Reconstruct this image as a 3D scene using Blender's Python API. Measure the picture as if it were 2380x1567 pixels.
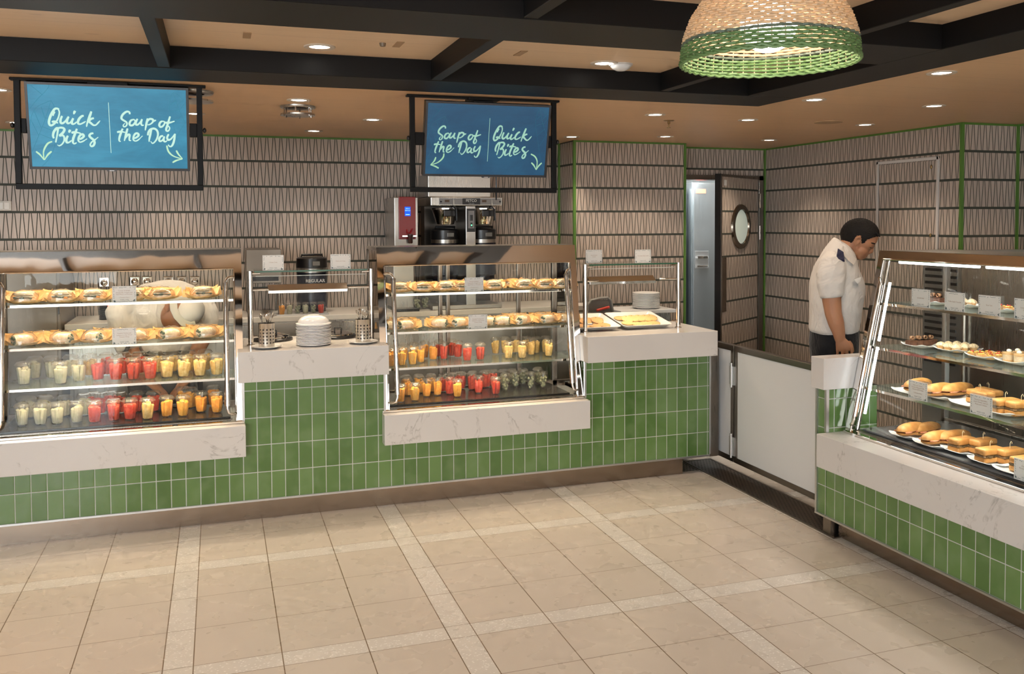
import bpy, bmesh, math, random
from mathutils import Vector, Matrix, noise
random.seed(7)
for _o in list(bpy.data.objects): bpy.data.objects.remove(_o, do_unlink=True)
SC = bpy.context.scene
COL = SC.collection
PI = math.pi

# ------------------------------------------------------------------ camera
FPX, YAW, PITCH, ROLL, PPX, PPY = 2047.74, 0.32208, 0.033633, -0.00403, 1190.0, 584.69
EYE = Vector((0, 0, 1.65))
_F = Vector((math.sin(YAW)*math.cos(PITCH), math.cos(YAW)*math.cos(PITCH), -math.sin(PITCH)))
_R = Vector((math.cos(YAW), -math.sin(YAW), 0)); _U = _R.cross(_F)
_R2 = _R*math.cos(ROLL) + _U*math.sin(ROLL); _U2 = -_R*math.sin(ROLL) + _U*math.cos(ROLL)
cd = bpy.data.cameras.new('camera'); cam = bpy.data.objects.new('camera', cd); COL.objects.link(cam)
m = Matrix((_R2, _U2, -_F)).transposed().to_4x4(); m.translation = EYE
cam.matrix_world = m
cd.sensor_fit = 'HORIZONTAL'; cd.sensor_width = 36; cd.lens = FPX/2380*36
cd.shift_y = (PPY-783.5)/2380; cd.clip_start = .05; cd.clip_end = 60
SC.camera = cam

# ------------------------------------------------------------------ world, exposure
W = bpy.data.worlds.new('world'); SC.world = W; W.use_nodes = True
W.node_tree.nodes['Background'].inputs[0].default_value = (1.0, .95, .88, 1)
W.node_tree.nodes['Background'].inputs[1].default_value = 1.1
SC.view_settings.view_transform = 'Standard'; SC.view_settings.look = 'None'
SC.view_settings.exposure = 0.92; SC.view_settings.gamma = 1
SC.view_settings.use_curve_mapping = False
cy = SC.cycles
cy.max_bounces = 6; cy.diffuse_bounces = 3; cy.glossy_bounces = 3; cy.transmission_bounces = 2
cy.transparent_max_bounces = 16; cy.caustics_reflective = False; cy.caustics_refractive = False
cy.sample_clamp_indirect = 4; cy.use_adaptive_sampling = True; cy.adaptive_threshold = .11; cy.adaptive_min_samples = 12

def area(name, loc, aim, sx, sy, power, col, spread=PI):
    l = bpy.data.lights.new(name, 'AREA'); l.shape = 'RECTANGLE'; l.size = sx; l.size_y = sy
    l.energy = power; l.color = col; l.spread = spread
    o = bpy.data.objects.new(name, l); COL.objects.link(o); o.location = loc
    o.rotation_euler = (Vector(aim)-Vector(loc)).to_track_quat('-Z', 'Y').to_euler()
    return o
# daylight from the open seating side behind the camera and to its left
area('window_daylight', (-2.6, -1.8, 1.5), (2.9, 3.2, .7), 3.6, 1.8, 105, (.86, .94, 1.0))

# ------------------------------------------------------------------ pixel rays (used to read positions off known planes)
def at(px, py, ax, val):
    d = _F + _R2*((px-PPX)/FPX) - _U2*((py-PPY)/FPX)
    t = (val-EYE[ax])/d[ax]
    return EYE + d*t
def ZC(ox, oy, w, full):
    return lambda u, v: (ox+u*w/full, oy+v*w/full)

# ------------------------------------------------------------------ mesh building
class MB:
    def __init__(s): s.v = []; s.f = []
    def add(s, v, f):
        n = len(s.v); s.v += [tuple(p) for p in v]; s.f += [tuple(i+n for i in q) for q in f]; return s
    def box(s, x0, y0, z0, x1, y1, z1):
        x0, x1 = min(x0, x1), max(x0, x1); y0, y1 = min(y0, y1), max(y0, y1); z0, z1 = min(z0, z1), max(z0, z1)
        v = [(x0,y0,z0),(x1,y0,z0),(x1,y1,z0),(x0,y1,z0),(x0,y0,z1),(x1,y0,z1),(x1,y1,z1),(x0,y1,z1)]
        return s.add(v, [(0,3,2,1),(4,5,6,7),(0,1,5,4),(1,2,6,5),(2,3,7,6),(3,0,4,7)])
    def slab(s, quad, off):
        """quad: 4 points, off: vector, makes a hexahedron"""
        off = Vector(off); a = [Vector(p) for p in quad]; b = [p+off for p in a]
        return s.add(a+b, [(0,1,2,3),(7,6,5,4),(0,4,5,1),(1,5,6,2),(2,6,7,3),(3,7,4,0)])
    def poly(s, pts, off):
        off = Vector(off); a = [Vector(p) for p in pts]; n = len(a)
        v = a+[p+off for p in a]
        f = [tuple(range(n)), tuple(range(2*n-1, n-1, -1))]+[(i, i+n, (i+1) % n+n, (i+1) % n) for i in range(n)]
        return s.add(v, f)
    def tube(s, pts, r, n=12, up=None, flat=1.0):
        pts = [Vector(p) for p in pts]; k = len(pts)
        rr = r if isinstance(r, (list, tuple)) else [r]*k
        T = []
        for i in range(k):
            a = pts[max(i-1, 0)]; b = pts[min(i+1, k-1)]; T.append((b-a).normalized())
        u = Vector(up) if up else (Vector((0,0,1)) if abs(T[0].z) < .9 else Vector((1,0,0)))
        V = []; F = []
        for i in range(k):
            u = (u - T[i]*u.dot(T[i])).normalized(); w = T[i].cross(u)
            ri = rr[i]; ra, rb = (ri if isinstance(ri, (list, tuple)) else (ri, ri*flat))
            for j in range(n):
                a = 2*PI*j/n; V.append(pts[i]+u*(math.cos(a)*ra)+w*(math.sin(a)*rb))
        for i in range(k-1):
            for j in range(n):
                F.append((i*n+j, i*n+(j+1) % n, (i+1)*n+(j+1) % n, (i+1)*n+j))
        F.append(tuple(range(n-1, -1, -1))); F.append(tuple((k-1)*n+j for j in range(n)))
        return s.add(V, F)
    def lathe(s, prof, c=(0,0,0), n=24, sx=1, sy=1, cap=True):
        V = []; F = []; k = len(prof)
        for r, z in prof:
            for j in range(n):
                a = 2*PI*j/n; V.append((c[0]+math.cos(a)*r*sx, c[1]+math.sin(a)*r*sy, c[2]+z))
        for i in range(k-1):
            for j in range(n):
                F.append((i*n+j, i*n+(j+1) % n, (i+1)*n+(j+1) % n, (i+1)*n+j))
        if cap:
            if prof[0][0] > 1e-5: F.append(tuple(range(n-1, -1, -1)))
            if prof[-1][0] > 1e-5: F.append(tuple((k-1)*n+j for j in range(n)))
        return s.add(V, F)
    def ell(s, c, r, M=None, nu=20, nv=12, e=1.0):
        V = []; F = []
        c = Vector(c)
        def pw(x): return math.copysign(abs(x)**e, x)
        for i in range(nv+1):
            t = -PI/2+PI*i/nv
            for j in range(nu):
                a = 2*PI*j/nu
                p = Vector((r[0]*pw(math.cos(t))*pw(math.cos(a)), r[1]*pw(math.cos(t))*pw(math.sin(a)), r[2]*pw(math.sin(t))))
                if M: p = M @ p
                V.append(c+p)
        for i in range(nv):
            for j in range(nu):
                F.append((i*nu+j, i*nu+(j+1) % nu, (i+1)*nu+(j+1) % nu, (i+1)*nu+j))
        return s.add(V, F)
    def loft(s, rings, closed=True):
        n = len(rings[0]); V = [p for r in rings for p in r]; F = []
        for i in range(len(rings)-1):
            for j in range(n):
                F.append((i*n+j, i*n+(j+1) % n, (i+1)*n+(j+1) % n, (i+1)*n+j))
        if closed:
            F.append(tuple(range(n-1, -1, -1))); F.append(tuple((len(rings)-1)*n+j for j in range(n)))
        return s.add(V, F)
    def xf(s, M):
        s.v = [tuple(M @ Vector(p)) for p in s.v]; return s
    def move(s, d): return s.xf(Matrix.Translation(Vector(d)))
    def build(s, name, mat, parent=None, smooth=False, bevel=0, seg=2, auto=None):
        off = Vector((0,0,0)); q = parent
        while q is not None: off += Vector(q.location); q = q.parent
        me = bpy.data.meshes.new(name)
        me.from_pydata([(p[0]-off.x, p[1]-off.y, p[2]-off.z) for p in s.v], [], s.f)
        me.validate(); 
        bm = bmesh.new(); bm.from_mesh(me)
        bmesh.ops.remove_doubles(bm, verts=bm.verts, dist=1e-6)
        bmesh.ops.recalc_face_normals(bm, faces=bm.faces); bm.to_mesh(me); bm.free()
        me.materials.append(mat)
        if smooth or auto:
            for p in me.polygons: p.use_smooth = True
            if auto is None: auto = 40
            try: me.set_sharp_from_angle(angle=math.radians(auto))
            except Exception: pass
        o = bpy.data.objects.new(name, me); COL.objects.link(o)
        if parent is not None: o.parent = parent
        if bevel:
            b = o.modifiers.new('bevel', 'BEVEL'); b.width = bevel; b.segments = seg; b.limit_method = 'ANGLE'
            b.angle_limit = math.radians(40)
        return o
def tag(o, label, cat, group=None, kind=None):
    o['label'] = label; o['category'] = cat
    if group: o['group'] = group
    if kind: o['kind'] = kind
    return o
def struct(o, label=None):
    o['kind'] = 'structure'
    if label: o['label'] = label
    return o
def thing(name, label, cat, loc=(0,0,0), group=None):
    o = bpy.data.objects.new(name, None); COL.objects.link(o); o.location = loc; o.empty_display_size = .05
    return tag(o, label, cat, group)
def dup(root, loc=None, rz=None, label=None, group=None, scale=None):
    def cp(o, par):
        c = o.copy(); COL.objects.link(c); c.parent = par
        for ch in o.children: cp(ch, c)
        return c
    r = cp(root, None)
    if loc is not None: r.location = loc
    if rz is not None: r.rotation_euler = (0, 0, rz)
    if label: r['label'] = label
    if group: r['group'] = group
    if scale: r.scale = scale if isinstance(scale, (list, tuple)) else (scale,)*3
    return r
def textmesh(s, size, mat, parent, loc, rot=(PI/2,0,0), extrude=.0001, offset=0.0, name='lettering'):
    c = bpy.data.curves.new('t', 'FONT'); c.body = s; c.size = size; c.align_x = 'CENTER'; c.extrude = extrude; c.resolution_u = 2; c.offset = offset
    o = bpy.data.objects.new('t', c); COL.objects.link(o)
    me = bpy.data.meshes.new_from_object(o.evaluated_get(bpy.context.evaluated_depsgraph_get())); me.name = name
    bpy.data.objects.remove(o, do_unlink=True); me.materials.clear(); me.materials.append(mat)
    r = bpy.data.objects.new(name, me); COL.objects.link(r); r.parent = parent; r.location = loc; r.rotation_euler = rot; return r
class Proto:
    """first placement moves the thing itself, later ones copy it"""
    def __init__(s, root): s.root = root; s.used = False
    def put(s, loc, rz=0, label=None, group=None, scale=None):
        if not s.used:
            s.used = True; r = s.root; r.location = loc; r.rotation_euler = (0,0,rz)
            if label: r['label'] = label
            if group: r['group'] = group
            if scale: r.scale = scale if isinstance(scale, (list, tuple)) else (scale,)*3
            return r
        return dup(s.root, loc, rz, label, group, scale or (1,1,1))
ORD = ['first','second','third','fourth','fifth','sixth','seventh','eighth','ninth','tenth','eleventh','twelfth','thirteenth','fourteenth']

# ------------------------------------------------------------------ node expressions
class N:
    def __init__(s, name):
        s.m = bpy.data.materials.new(name); s.m.use_nodes = True; s.t = s.m.node_tree; s.t.nodes.clear()
        s.out = s.t.nodes.new('ShaderNodeOutputMaterial')
    def node(s, typ, **kw):
        n = s.t.nodes.new(typ)
        for k, v in kw.items(): setattr(n, k, v)
        return n
    def link(s, a, b):
        if isinstance(a, X): a = a.s
        if hasattr(a, 'is_linked') or hasattr(a, 'links'): s.t.links.new(a, b)
        else: b.default_value = a
    def val(s, v): return X(s, None, v)
    def pos(s):
        g = s.node('ShaderNodeNewGeometry'); x = s.node('ShaderNodeSeparateXYZ'); s.t.links.new(g.outputs['Position'], x.inputs[0])
        return [X(s, o) for o in x.outputs], X(s, g.outputs['Position'])
    def nrm(s):
        g = s.node('ShaderNodeNewGeometry'); x = s.node('ShaderNodeSeparateXYZ'); s.t.links.new(g.outputs['True Normal'], x.inputs[0])
        return [X(s, o) for o in x.outputs]
    def objc(s):
        g = s.node('ShaderNodeTexCoord'); x = s.node('ShaderNodeSeparateXYZ'); s.t.links.new(g.outputs['Object'], x.inputs[0])
        return [X(s, o) for o in x.outputs], X(s, g.outputs['Object'])
    def comb(s, x, y, z):
        n = s.node('ShaderNodeCombineXYZ')
        for a, i in zip((x, y, z), n.inputs): s.link(a, i)
        return X(s, n.outputs[0])
    def noise(s, vec, scale=5, detail=2, rough=.5, dist=0, color=False):
        n = s.node('ShaderNodeTexNoise'); s.link(vec, n.inputs['Vector'])
        n.inputs['Scale'].default_value = scale; n.inputs['Detail'].default_value = detail
        n.inputs['Roughness'].default_value = rough; n.inputs['Distortion'].default_value = dist
        return X(s, n.outputs['Color' if color else 'Fac'])
    def white(s, vec):
        n = s.node('ShaderNodeTexWhiteNoise'); s.link(vec, n.inputs['Vector']); return X(s, n.outputs['Value'])
    def voronoi(s, vec, scale, out='Distance', feature='F1', rand=1):
        n = s.node('ShaderNodeTexVoronoi', feature=feature); s.link(vec, n.inputs['Vector']); n.inputs['Scale'].default_value = scale
        n.inputs['Randomness'].default_value = rand
        return X(s, n.outputs[out])
    def mix(s, f, a, b):
        n = s.node('ShaderNodeMix', data_type='RGBA'); s.link(f, n.inputs[0])
        for v, i in ((a, n.inputs[6]), (b, n.inputs[7])):
            if isinstance(v, (tuple, list)): i.default_value = (*v[:3], 1)
            else: s.link(v, i)
        return X(s, n.outputs[2])
    def vscale(s, vec, k):
        n = s.node('ShaderNodeVectorMath', operation='MULTIPLY'); s.link(vec, n.inputs[0]); n.inputs[1].default_value = k
        return X(s, n.outputs[0])
    def bump(s, h, strength=.2, dist=.01):
        n = s.node('ShaderNodeBump'); s.link(h, n.inputs['Height']); n.inputs['Strength'].default_value = strength
        n.inputs['Distance'].default_value = dist; return X(s, n.outputs[0])
    def bsdf(s, color=(.8,.8,.8), rough=.5, metal=0, normal=None, emit=None, estr=0, spec=None, coat=0, sheen=0, sss=0, final=True, alpha=None, trans=0):
        n = s.node('ShaderNodeBsdfPrincipled'); I = n.inputs
        if isinstance(color, (tuple, list)): I['Base Color'].default_value = (*color[:3], 1)
        else: s.link(color, I['Base Color'])
        s.link(rough, I['Roughness']); s.link(metal, I['Metallic'])
        if normal is not None: s.link(normal, I['Normal'])
        if spec is not None: I['Specular IOR Level'].default_value = spec
        if coat: I['Coat Weight'].default_value = coat; I['Coat Roughness'].default_value = .08
        if sheen: I['Sheen Weight'].default_value = sheen
        if sss: I['Subsurface Weight'].default_value = sss; I['Subsurface Scale'].default_value = .01
        if trans: I['Transmission Weight'].default_value = trans
        if emit is not None:
            if isinstance(emit, (tuple, list)): I['Emission Color'].default_value = (*emit[:3], 1)
            else: s.link(emit, I['Emission Color'])
            s.link(estr, I['Emission Strength'])
        if final: s.t.links.new(n.outputs[0], s.out.inputs[0])
        return n.outputs[0]
class X:
    def __init__(s, n, sock, v=None): s.n = n; s.s = sock if sock is not None else v
    def _op(s, o, op, swap=False, c=None):
        n = s.n.node('ShaderNodeMath', operation=op); a, b = (o, s) if swap else (s, o)
        s.n.link(a if isinstance(a, X) else float(a), n.inputs[0])
        if b is not None: s.n.link(b if isinstance(b, X) else float(b), n.inputs[1])
        if c is not None: n.inputs[2].default_value = c
        return X(s.n, n.outputs[0])
    def __add__(s, o): return s._op(o, 'ADD')
    __radd__ = __add__
    def __sub__(s, o): return s._op(o, 'SUBTRACT')
    def __rsub__(s, o): return s._op(o, 'SUBTRACT', True)
    def __mul__(s, o): return s._op(o, 'MULTIPLY')
    __rmul__ = __mul__
    def __truediv__(s, o): return s._op(o, 'DIVIDE')
    def lt(s, o): return s._op(o, 'LESS_THAN')
    def gt(s, o): return s._op(o, 'GREATER_THAN')
    def mn(s, o): return s._op(o, 'MINIMUM')
    def mx(s, o): return s._op(o, 'MAXIMUM')
    def fl(s): return s._op(None, 'FLOOR')
    def fr(s): return s._op(None, 'FRACT')
    def ab(s): return s._op(None, 'ABSOLUTE')
    def md(s, o): return s._op(o, 'FLOORED_MODULO')
    def pw(s, o): return s._op(o, 'POWER')
    def smooth(s, a, b):
        n = s.n.node('ShaderNodeMapRange', interpolation_type='SMOOTHSTEP'); s.n.link(s, n.inputs[0])
        n.inputs[1].default_value = a; n.inputs[2].default_value = b; return X(s.n, n.outputs[0])

def simple(name, col, rough=.5, metal=0, **k):
    n = N(name); n.bsdf(col, rough, metal, **k); return n.m
def emis(name, col, st):
    n = N(name); e = n.node('ShaderNodeEmission'); e.inputs[0].default_value = (*col, 1); e.inputs[1].default_value = st
    n.t.links.new(e.outputs[0], n.out.inputs[0]); return n.m
def thin(name, tint=(1,1,1), refl=1.0, rough=.0, haze=0.0, hcol=(1,1,1), ior=1.45):
    """thin clear sheet: fresnel reflection over a straight-through tint, a little diffuse haze"""
    n = N(name); tr = n.node('ShaderNodeBsdfTransparent'); tr.inputs[0].default_value = (*tint, 1)
    gl = n.node('ShaderNodeBsdfGlossy'); gl.inputs['Roughness'].default_value = rough
    fr = n.node('ShaderNodeFresnel'); g_ = n.node('ShaderNodeNewGeometry'); n.link(X(n, g_.outputs['Backfacing'])*(1/ior-ior)+ior, fr.inputs[0])
    mx = n.node('ShaderNodeMixShader'); f = X(n, fr.outputs[0])*refl
    n.link(f, mx.inputs[0]); n.t.links.new(tr.outputs[0], mx.inputs[1]); n.t.links.new(gl.outputs[0], mx.inputs[2])
    o = mx.outputs[0]
    if haze:
        df = n.node('ShaderNodeBsdfDiffuse'); df.inputs[0].default_value = (*hcol, 1)
        m2 = n.node('ShaderNodeMixShader'); m2.inputs[0].default_value = haze
        n.t.links.new(o, m2.inputs[1]); n.t.links.new(df.outputs[0], m2.inputs[2]); o = m2.outputs[0]
    n.t.links.new(o, n.out.inputs[0]); return n.m

# ------------------------------------------------------------------ materials
def m_tiles(name, off_x, off_y):
    n = N(name); (x, y, z), P = n.pos(); nx, ny, nz = n.nrm()
    isx = ny.ab().gt(.5)
    u = x*isx/.0747 + y*(1-isx)/.0737
    u = u - (isx*(off_x/.0747) + (1-isx)*(off_y/.0737)); v = (z-.115)/.1522
    du = (.5-(u.fr()-.5).ab())*.0747; dv = (.5-(v.fr()-.5).ab())*.1522
    d = du.mn(dv); g = d.smooth(.0013, .0028)
    cell = n.comb(u.fl(), v.fl(), isx)
    w = n.white(cell); nz_ = n.noise(P, 9, 2)
    c = n.mix(w, (.082,.165,.042), (.135,.24,.075))
    c = n.mix(nz_.smooth(.4, .75)*.4, c, (.19,.29,.13))
    col = n.mix(g, (.50,.52,.48), c)
    w2 = n.white(n.vscale(cell, (1.7, 2.3, 1)))
    h = n.noise(n.vscale(P, (1, 1, .6)), 26, 1)*.7 + d.smooth(0, .006)*.55 + w2*n.noise(P, 60, 1)*.15
    n.bsdf(col, 0.62 - g*.5, 0, n.bump(h, .22, .006), spec=.55); return n.m
def m_marble(name):
    n = N(name); xyz, P = n.pos(); P = n.comb(xyz[0]-1.55, xyz[1], xyz[2])
    w = n.noise(P, 2.2, 6, .6, 1.2); v = (w-.5).ab().smooth(.0, .014)
    patch = n.noise(P, 1.3, 2).smooth(.49, .58)
    vein = (1-v)*patch*.48*n.noise(P, 35, 3).smooth(.3, .7)
    c = n.mix(n.noise(P, 3, 3), (.60,.575,.55), (.66,.64,.62))
    c = n.mix(vein, c, (.22,.20,.18)); n.bsdf(c, .22, 0, spec=.5); return n.m
def m_brushed(name, col=(.55,.53,.50), rough=.3, axis=2, amt=.12):
    n = N(name); xyz, P = n.pos(); k = [60, 60, 60]; k[axis] = 1.5
    b = n.noise(n.vscale(P, tuple(k)), 4, 2); sm = n.noise(P, 3, 2)
    n.bsdf(col, (b-.5)*amt+rough+(sm-.5)*.15, 1, n.bump(sm, .05, .02)); return n.m
def m_wood(name, a, b, along=0, rough=.45, board=.19):
    n = N(name); (x, y, z), P = n.pos()
    u, w_ = (x, y) if along == 0 else (y, x)
    row = (w_/board).fl(); sh = n.white(n.comb(row, 0, 0))*3
    cell = n.comb(row, ((u+sh)/2.4).fl(), 0); t = n.white(cell)
    k = (1.2, 22, 22) if along == 0 else (22, 1.2, 22)
    g = n.noise(n.vscale(P, k), 3, 5, .6, .6); g2 = n.noise(n.vscale(P, (k[0]*3, k[1]*3, k[2]*3)), 3, 2)
    c = n.mix(g*.7+g2*.3, a, b); c = n.mix(t*.35, c, tuple(q*1.22 for q in a))
    kn = n.voronoi(n.vscale(P, (1.6, 4, 4)), 1.1).smooth(.03, .06); c = n.mix(kn*.25+.75, (a[0]*.45, a[1]*.35, a[2]*.3), c)
    seam = ((w_/board).fr()*board).lt(.0025); c = n.mix(seam*.45, c, (a[0]*.35, a[1]*.3, a[2]*.28))
    n.bsdf(c, rough, 0, spec=.35); return n.m
def m_wall(name):
    n = N(name); (x, y, z), P = n.pos(); nx, ny, nz = n.nrm()
    isx = ny.ab().gt(.5)
    H = .1797; pw = .0484
    v = (2.266-z)/H; row = v.fl(); t = 1-v.fr()
    u = (x*isx+y*(1-isx))/pw + row*.04
    a = (u.fr()-.5).ab()*pw
    tt = t.smooth(.0, .0001)*t
    lx = tt*(pw/2-.0104)+.0052
    ln = (a-lx).ab().smooth(.0017, .0034)
    band = ((t-.5).ab()-.5).ab()
    bd = (band*H).smooth(.0068, .0086)
    g = ln.mn(bd)
    w = n.white(n.comb(u.fl(), row, (a-lx).gt(0)))
    c = n.mix(w, (.455,.38,.325), (.53,.45,.39))
    col = n.mix(g, (.052,.058,.047), c)
    n.bsdf(col, .38+(1-g)*.3, 0, n.bump(g, .25, .002), spec=.4); return n.m
def m_floor(name):
    n = N(name); (x, y, z), P = n.pos()
    px, py = 1.069, 1.062; sw = .1075
    fx = (x+.2175).md(px); fy = (y-3.334).md(py)
    strip = fx.lt(sw).mx(fy.lt(sw))
    def lines(f, per, q):
        tile = (per-sw)/3; g = (f-sw)/tile; inside = f.gt(sw)
        d = (.5-(g.fr()-.5).ab())*tile
        d = d*inside + (1-inside)*f.mn(sw-f)
        return d, g.fl()*inside
    dx, ix = lines(fx, px, 0); dy, iy = lines(fy, py, 1)
    # terrazzo strips are laid in lengths that follow the tiles beside them
    gl = (1-dx.smooth(.0012, .0028)).mx((1-dy.smooth(.0010, .0022))*.8)
    cell = n.comb(((x+.2175)/px).fl()*5+ix, ((y-3.334)/py).fl()*5+iy, 0)
    w = n.white(cell)
    c = n.mix(n.noise(P, 2.2, 5, .6), (.525,.47,.41), (.595,.54,.48))
    c = n.mix(n.noise(n.vscale(P, (1, .6, 1)), 5, 4, .6, .5).smooth(.55, .8)*.22, c, (.49,.41,.33))
    c = n.mix(w*.25, c, (.56,.51,.455))
    base = n.mix(n.noise(P, 20, 2), (.585,.555,.515), (.64,.61,.57))
    chips = (1-n.voronoi(n.vscale(P, (1, 1.5, 1)), 75).smooth(.25, .36))*n.white(n.voronoi(n.vscale(P, (1, 1.5, 1)), 75, 'Color')).gt(.35)
    terr = n.mix(chips*.85, base, (.82,.80,.77))
    col = n.mix(strip, c, terr); col = n.mix(gl, col, (.16,.105,.06))
    r = n.noise(P, 6, 3)*.16+.20
    n.bsdf(col, r, 0, n.bump(1-gl, .15, .002), spec=.38); return n.m

MT = m_tiles('green_tiles', .0409, 3.646)
MARB = m_marble('quartz_marble')
WALLM = m_wall('wall_tiles'); FLOORM = m_floor('floor_tiles')
WOODC = m_wood('ceiling_wood_warm_lit', (.60,.37,.20), (.72,.48,.285), 0, .42, .30)  # same wood as the coffers, warm bounce light tinted into its colour
WOODT = m_wood('coffer_wood_lit', (.66,.46,.29), (.80,.61,.42), 0, .42, .30)  # paler copy of the soffit wood, its brighter lighting put into the colour
WOODB = m_wood('batten_wood', (.42,.29,.16), (.5,.36,.21), 0, .5)
BLACK = simple('black_painted_steel', (.0065,.006,.006), .5, 0, spec=.18)
BLACK2 = simple('black_plastic', (.012,.012,.013), .3)
CHROME = simple('polished_chrome', (.78,.74,.70), .06, 1)
MIRROR = None
def m_mirror():
    n = N('mirror_steel'); xyz, P = n.pos()
    h = n.noise(n.vscale(P, (1,1,.8)), 5.5, 1)
    n.bsdf((.74,.68,.62), .035, 1, n.bump(h, .06, .02)); return n.m
MIRROR = m_mirror()
STEELF = simple('door_track_steel', (.22,.19,.16), .3, 1)
STEEL = m_brushed('brushed_steel', (.50,.48,.45), .30, 2)
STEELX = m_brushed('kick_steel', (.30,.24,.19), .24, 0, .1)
STEELD = m_brushed('cabinet_steel', (.42,.44,.45), .38, 2)
ALU = simple('satin_trim', (.56,.56,.56), .35, 1)
GREEN = simple('green_trim', (.09,.21,.035), .5)
GLASS = thin('clear_glass', (.975,.985,.975), .38)
GLASSG = thin('shelf_glass', (.90,.955,.92), .9, 0, .03, (.75,.9,.85))
GLASSE = simple('glass_edge_green', (.02,.10,.055), .1, 0, spec=.6)
PLAST = thin('clear_plastic', (.98,.97,.95), 1.0, .04, .02, (1,.97,.92), 1.5)
LIDM = thin('lid_plastic', (.95,.93,.9), 1.5, .07, .05, (1,.97,.92), 1.5)
FILM = thin('film_wrap', (.97,.96,.94), 1.5, .10, .05, (1,1,1), 1.5)
ACRYL = thin('acrylic', (.96,.97,.97), 1.2, .02, .04)
WHITE = simple('white_ceramic', (.80,.79,.77), .18)
WHITEP = simple('white_panel', (.70,.71,.72), .35)
PAPER = simple('white_card', (.72,.715,.69), .6)
INK = simple('grey_ink', (.26,.27,.27), .7)
BROWNINK = simple('brown_ink', (.40,.28,.22), .7)
NAVYINK = simple('leaf_border_ink', (.09,.14,.14), .7)
LEDW = emis('downlight_lens', (1.0,.93,.82), 9)
LEDC = emis('led_tube_white', (.95,.98,1.0), 4)
LEDWARM = emis('led_strip_warm', (1.0,.86,.66), 5)
# ================================================================== ROOM
CZ = 2.266
def S(name, mb, mat, **k): return struct(mb.build(name, mat, **k))
S('floor', MB().box(-4.6, -3.5, -.05, 5.1, 9.2, 0), FLOORM)
S('ceiling', MB().box(-4.6, 3.9, CZ, 5.1, 9.2, CZ+.1).box(2.62, -3.5, CZ, 5.1, 3.9, CZ+.1), WOODC)
S('ceiling', MB().box(-4.6, -3.5, 2.326, 2.62, 3.9, 2.40), WOODT)
n_tr = 0
def beam(x0, y0, x1, y1, z0=2.24, z1=2.33):
    global n_tr; n_tr += 1
    return S('trim_%d' % n_tr, MB().box(x0, y0, z0, x1, y1, z1), BLACK, bevel=.002, seg=1)
for y0, y1 in ((3.615, 3.93), (2.44, 2.75), (1.27, 1.58), (.10, .41), (-1.07, -.76)): beam(-4.6, y0, 2.655 if y0 > 3 else 2.385, y1)
beam(2.385, -1.07, 2.655, 3.615)
gaps = ((2.75, 3.615), (1.58, 2.44), (.41, 1.27), (-.76, .10))
for x in (-3.38, -2.32, -1.25, -.185, .875, 1.944):
    for y0, y1 in gaps: beam(x-.0225, y0, x+.0225, y1, 2.243)
# walls
S('wall_back', MB().box(-4.6, 6.5, 0, 2.567, 6.62, CZ), WALLM)
S('wall_back', MB().box(2.567, 6.2, 0, 3.51, 6.62, CZ), WALLM)
S('wall_back', MB().box(3.51, 6.5, 2.03, 4.46, 6.62, CZ).box(3.51, 6.5, 0, 3.56, 6.62, 2.03).box(4.425, 6.5, 0, 4.46, 6.62, 2.03), WALLM)
S('wall_right', MB().box(4.46, 4.39, 0, 5.1, 6.62, CZ), WALLM)
S('wall_right', MB().box(4.92, -3.5, 0, 5.1, 4.39, CZ), WALLM)
S('wall_left', MB().box(-4.7, -3.5, 0, -4.6, 6.62, 2.4), simple('pale_plaster', (.55,.5,.44), .6))
# green corner and ceiling trims
def trim(x0, y0, z0, x1, y1, z1, mat=GREEN):
    global n_tr; n_tr += 1; return S('trim_%d' % n_tr, MB().box(x0, y0, z0, x1, y1, z1), mat)
for cx_, cy_ in ((2.567, 6.2), (3.51, 6.2), (4.46, 4.39)):
    trim(cx_-.006, cy_-.006, 0, cx_+.014, cy_+.012, CZ)
for cx_, cy_ in ((2.553, 6.486), (4.446, 6.486), (4.906, 4.376)): trim(cx_, cy_, 0, cx_+.014, cy_+.014, CZ)
t_ = .013
trim(-4.6, 6.5-.005, CZ-t_, 2.55, 6.5, CZ); trim(2.58, 6.195, CZ-t_, 3.50, 6.2, CZ); trim(3.525, 6.495, CZ-t_, 4.445, 6.5, CZ)
trim(4.455, 4.40, CZ-t_, 4.46, 6.485, CZ); trim(4.475, 4.385, CZ-t_, 4.905, 4.39, CZ); trim(4.915, -3, CZ-t_, 4.92, 4.375, CZ)
# door: steel frame in the opening, leaf standing open towards the aisle
FR = m_brushed('door_frame_steel', (.25,.22,.19), .3)
dfr = MB().box(3.56, 6.47, 0, 3.60, 6.63, 2.03).box(4.385, 6.47, 0, 4.425, 6.63, 2.03).box(3.56, 6.47, 1.995, 4.425, 6.63, 2.035)
S('door_1', dfr, FR)
H0 = Vector((4.372, 6.462, 0)); H1 = Vector((3.746, 6.045, 0)); dd = (H1-H0).normalized(); dn = Vector((dd.y, -dd.x, 0))
if dn.y > 0: dn = -dn
leaf = MB().slab([H0+Vector((0,0,.012)), H1+Vector((0,0,.012)), H1+Vector((0,0,2.02)), H0+Vector((0,0,2.02))], -dn*.045)
door2 = S('door_2', leaf, WALLM)
edge = MB().slab([H1+Vector((0,0,.01))+dn*.002, H1+dd*.006+Vector((0,0,.01))+dn*.002, H1+dd*.006+Vector((0,0,2.022))+dn*.002, H1+Vector((0,0,2.022))+dn*.002], -dn*.05)
edge.build('edge_strip', BLACK2, door2)
fr2 = MB()
W2 = (H1-H0).length
def lp(a, z, o=.003): return H0+dd*a+Vector((0,0,z))+dn*o
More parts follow.
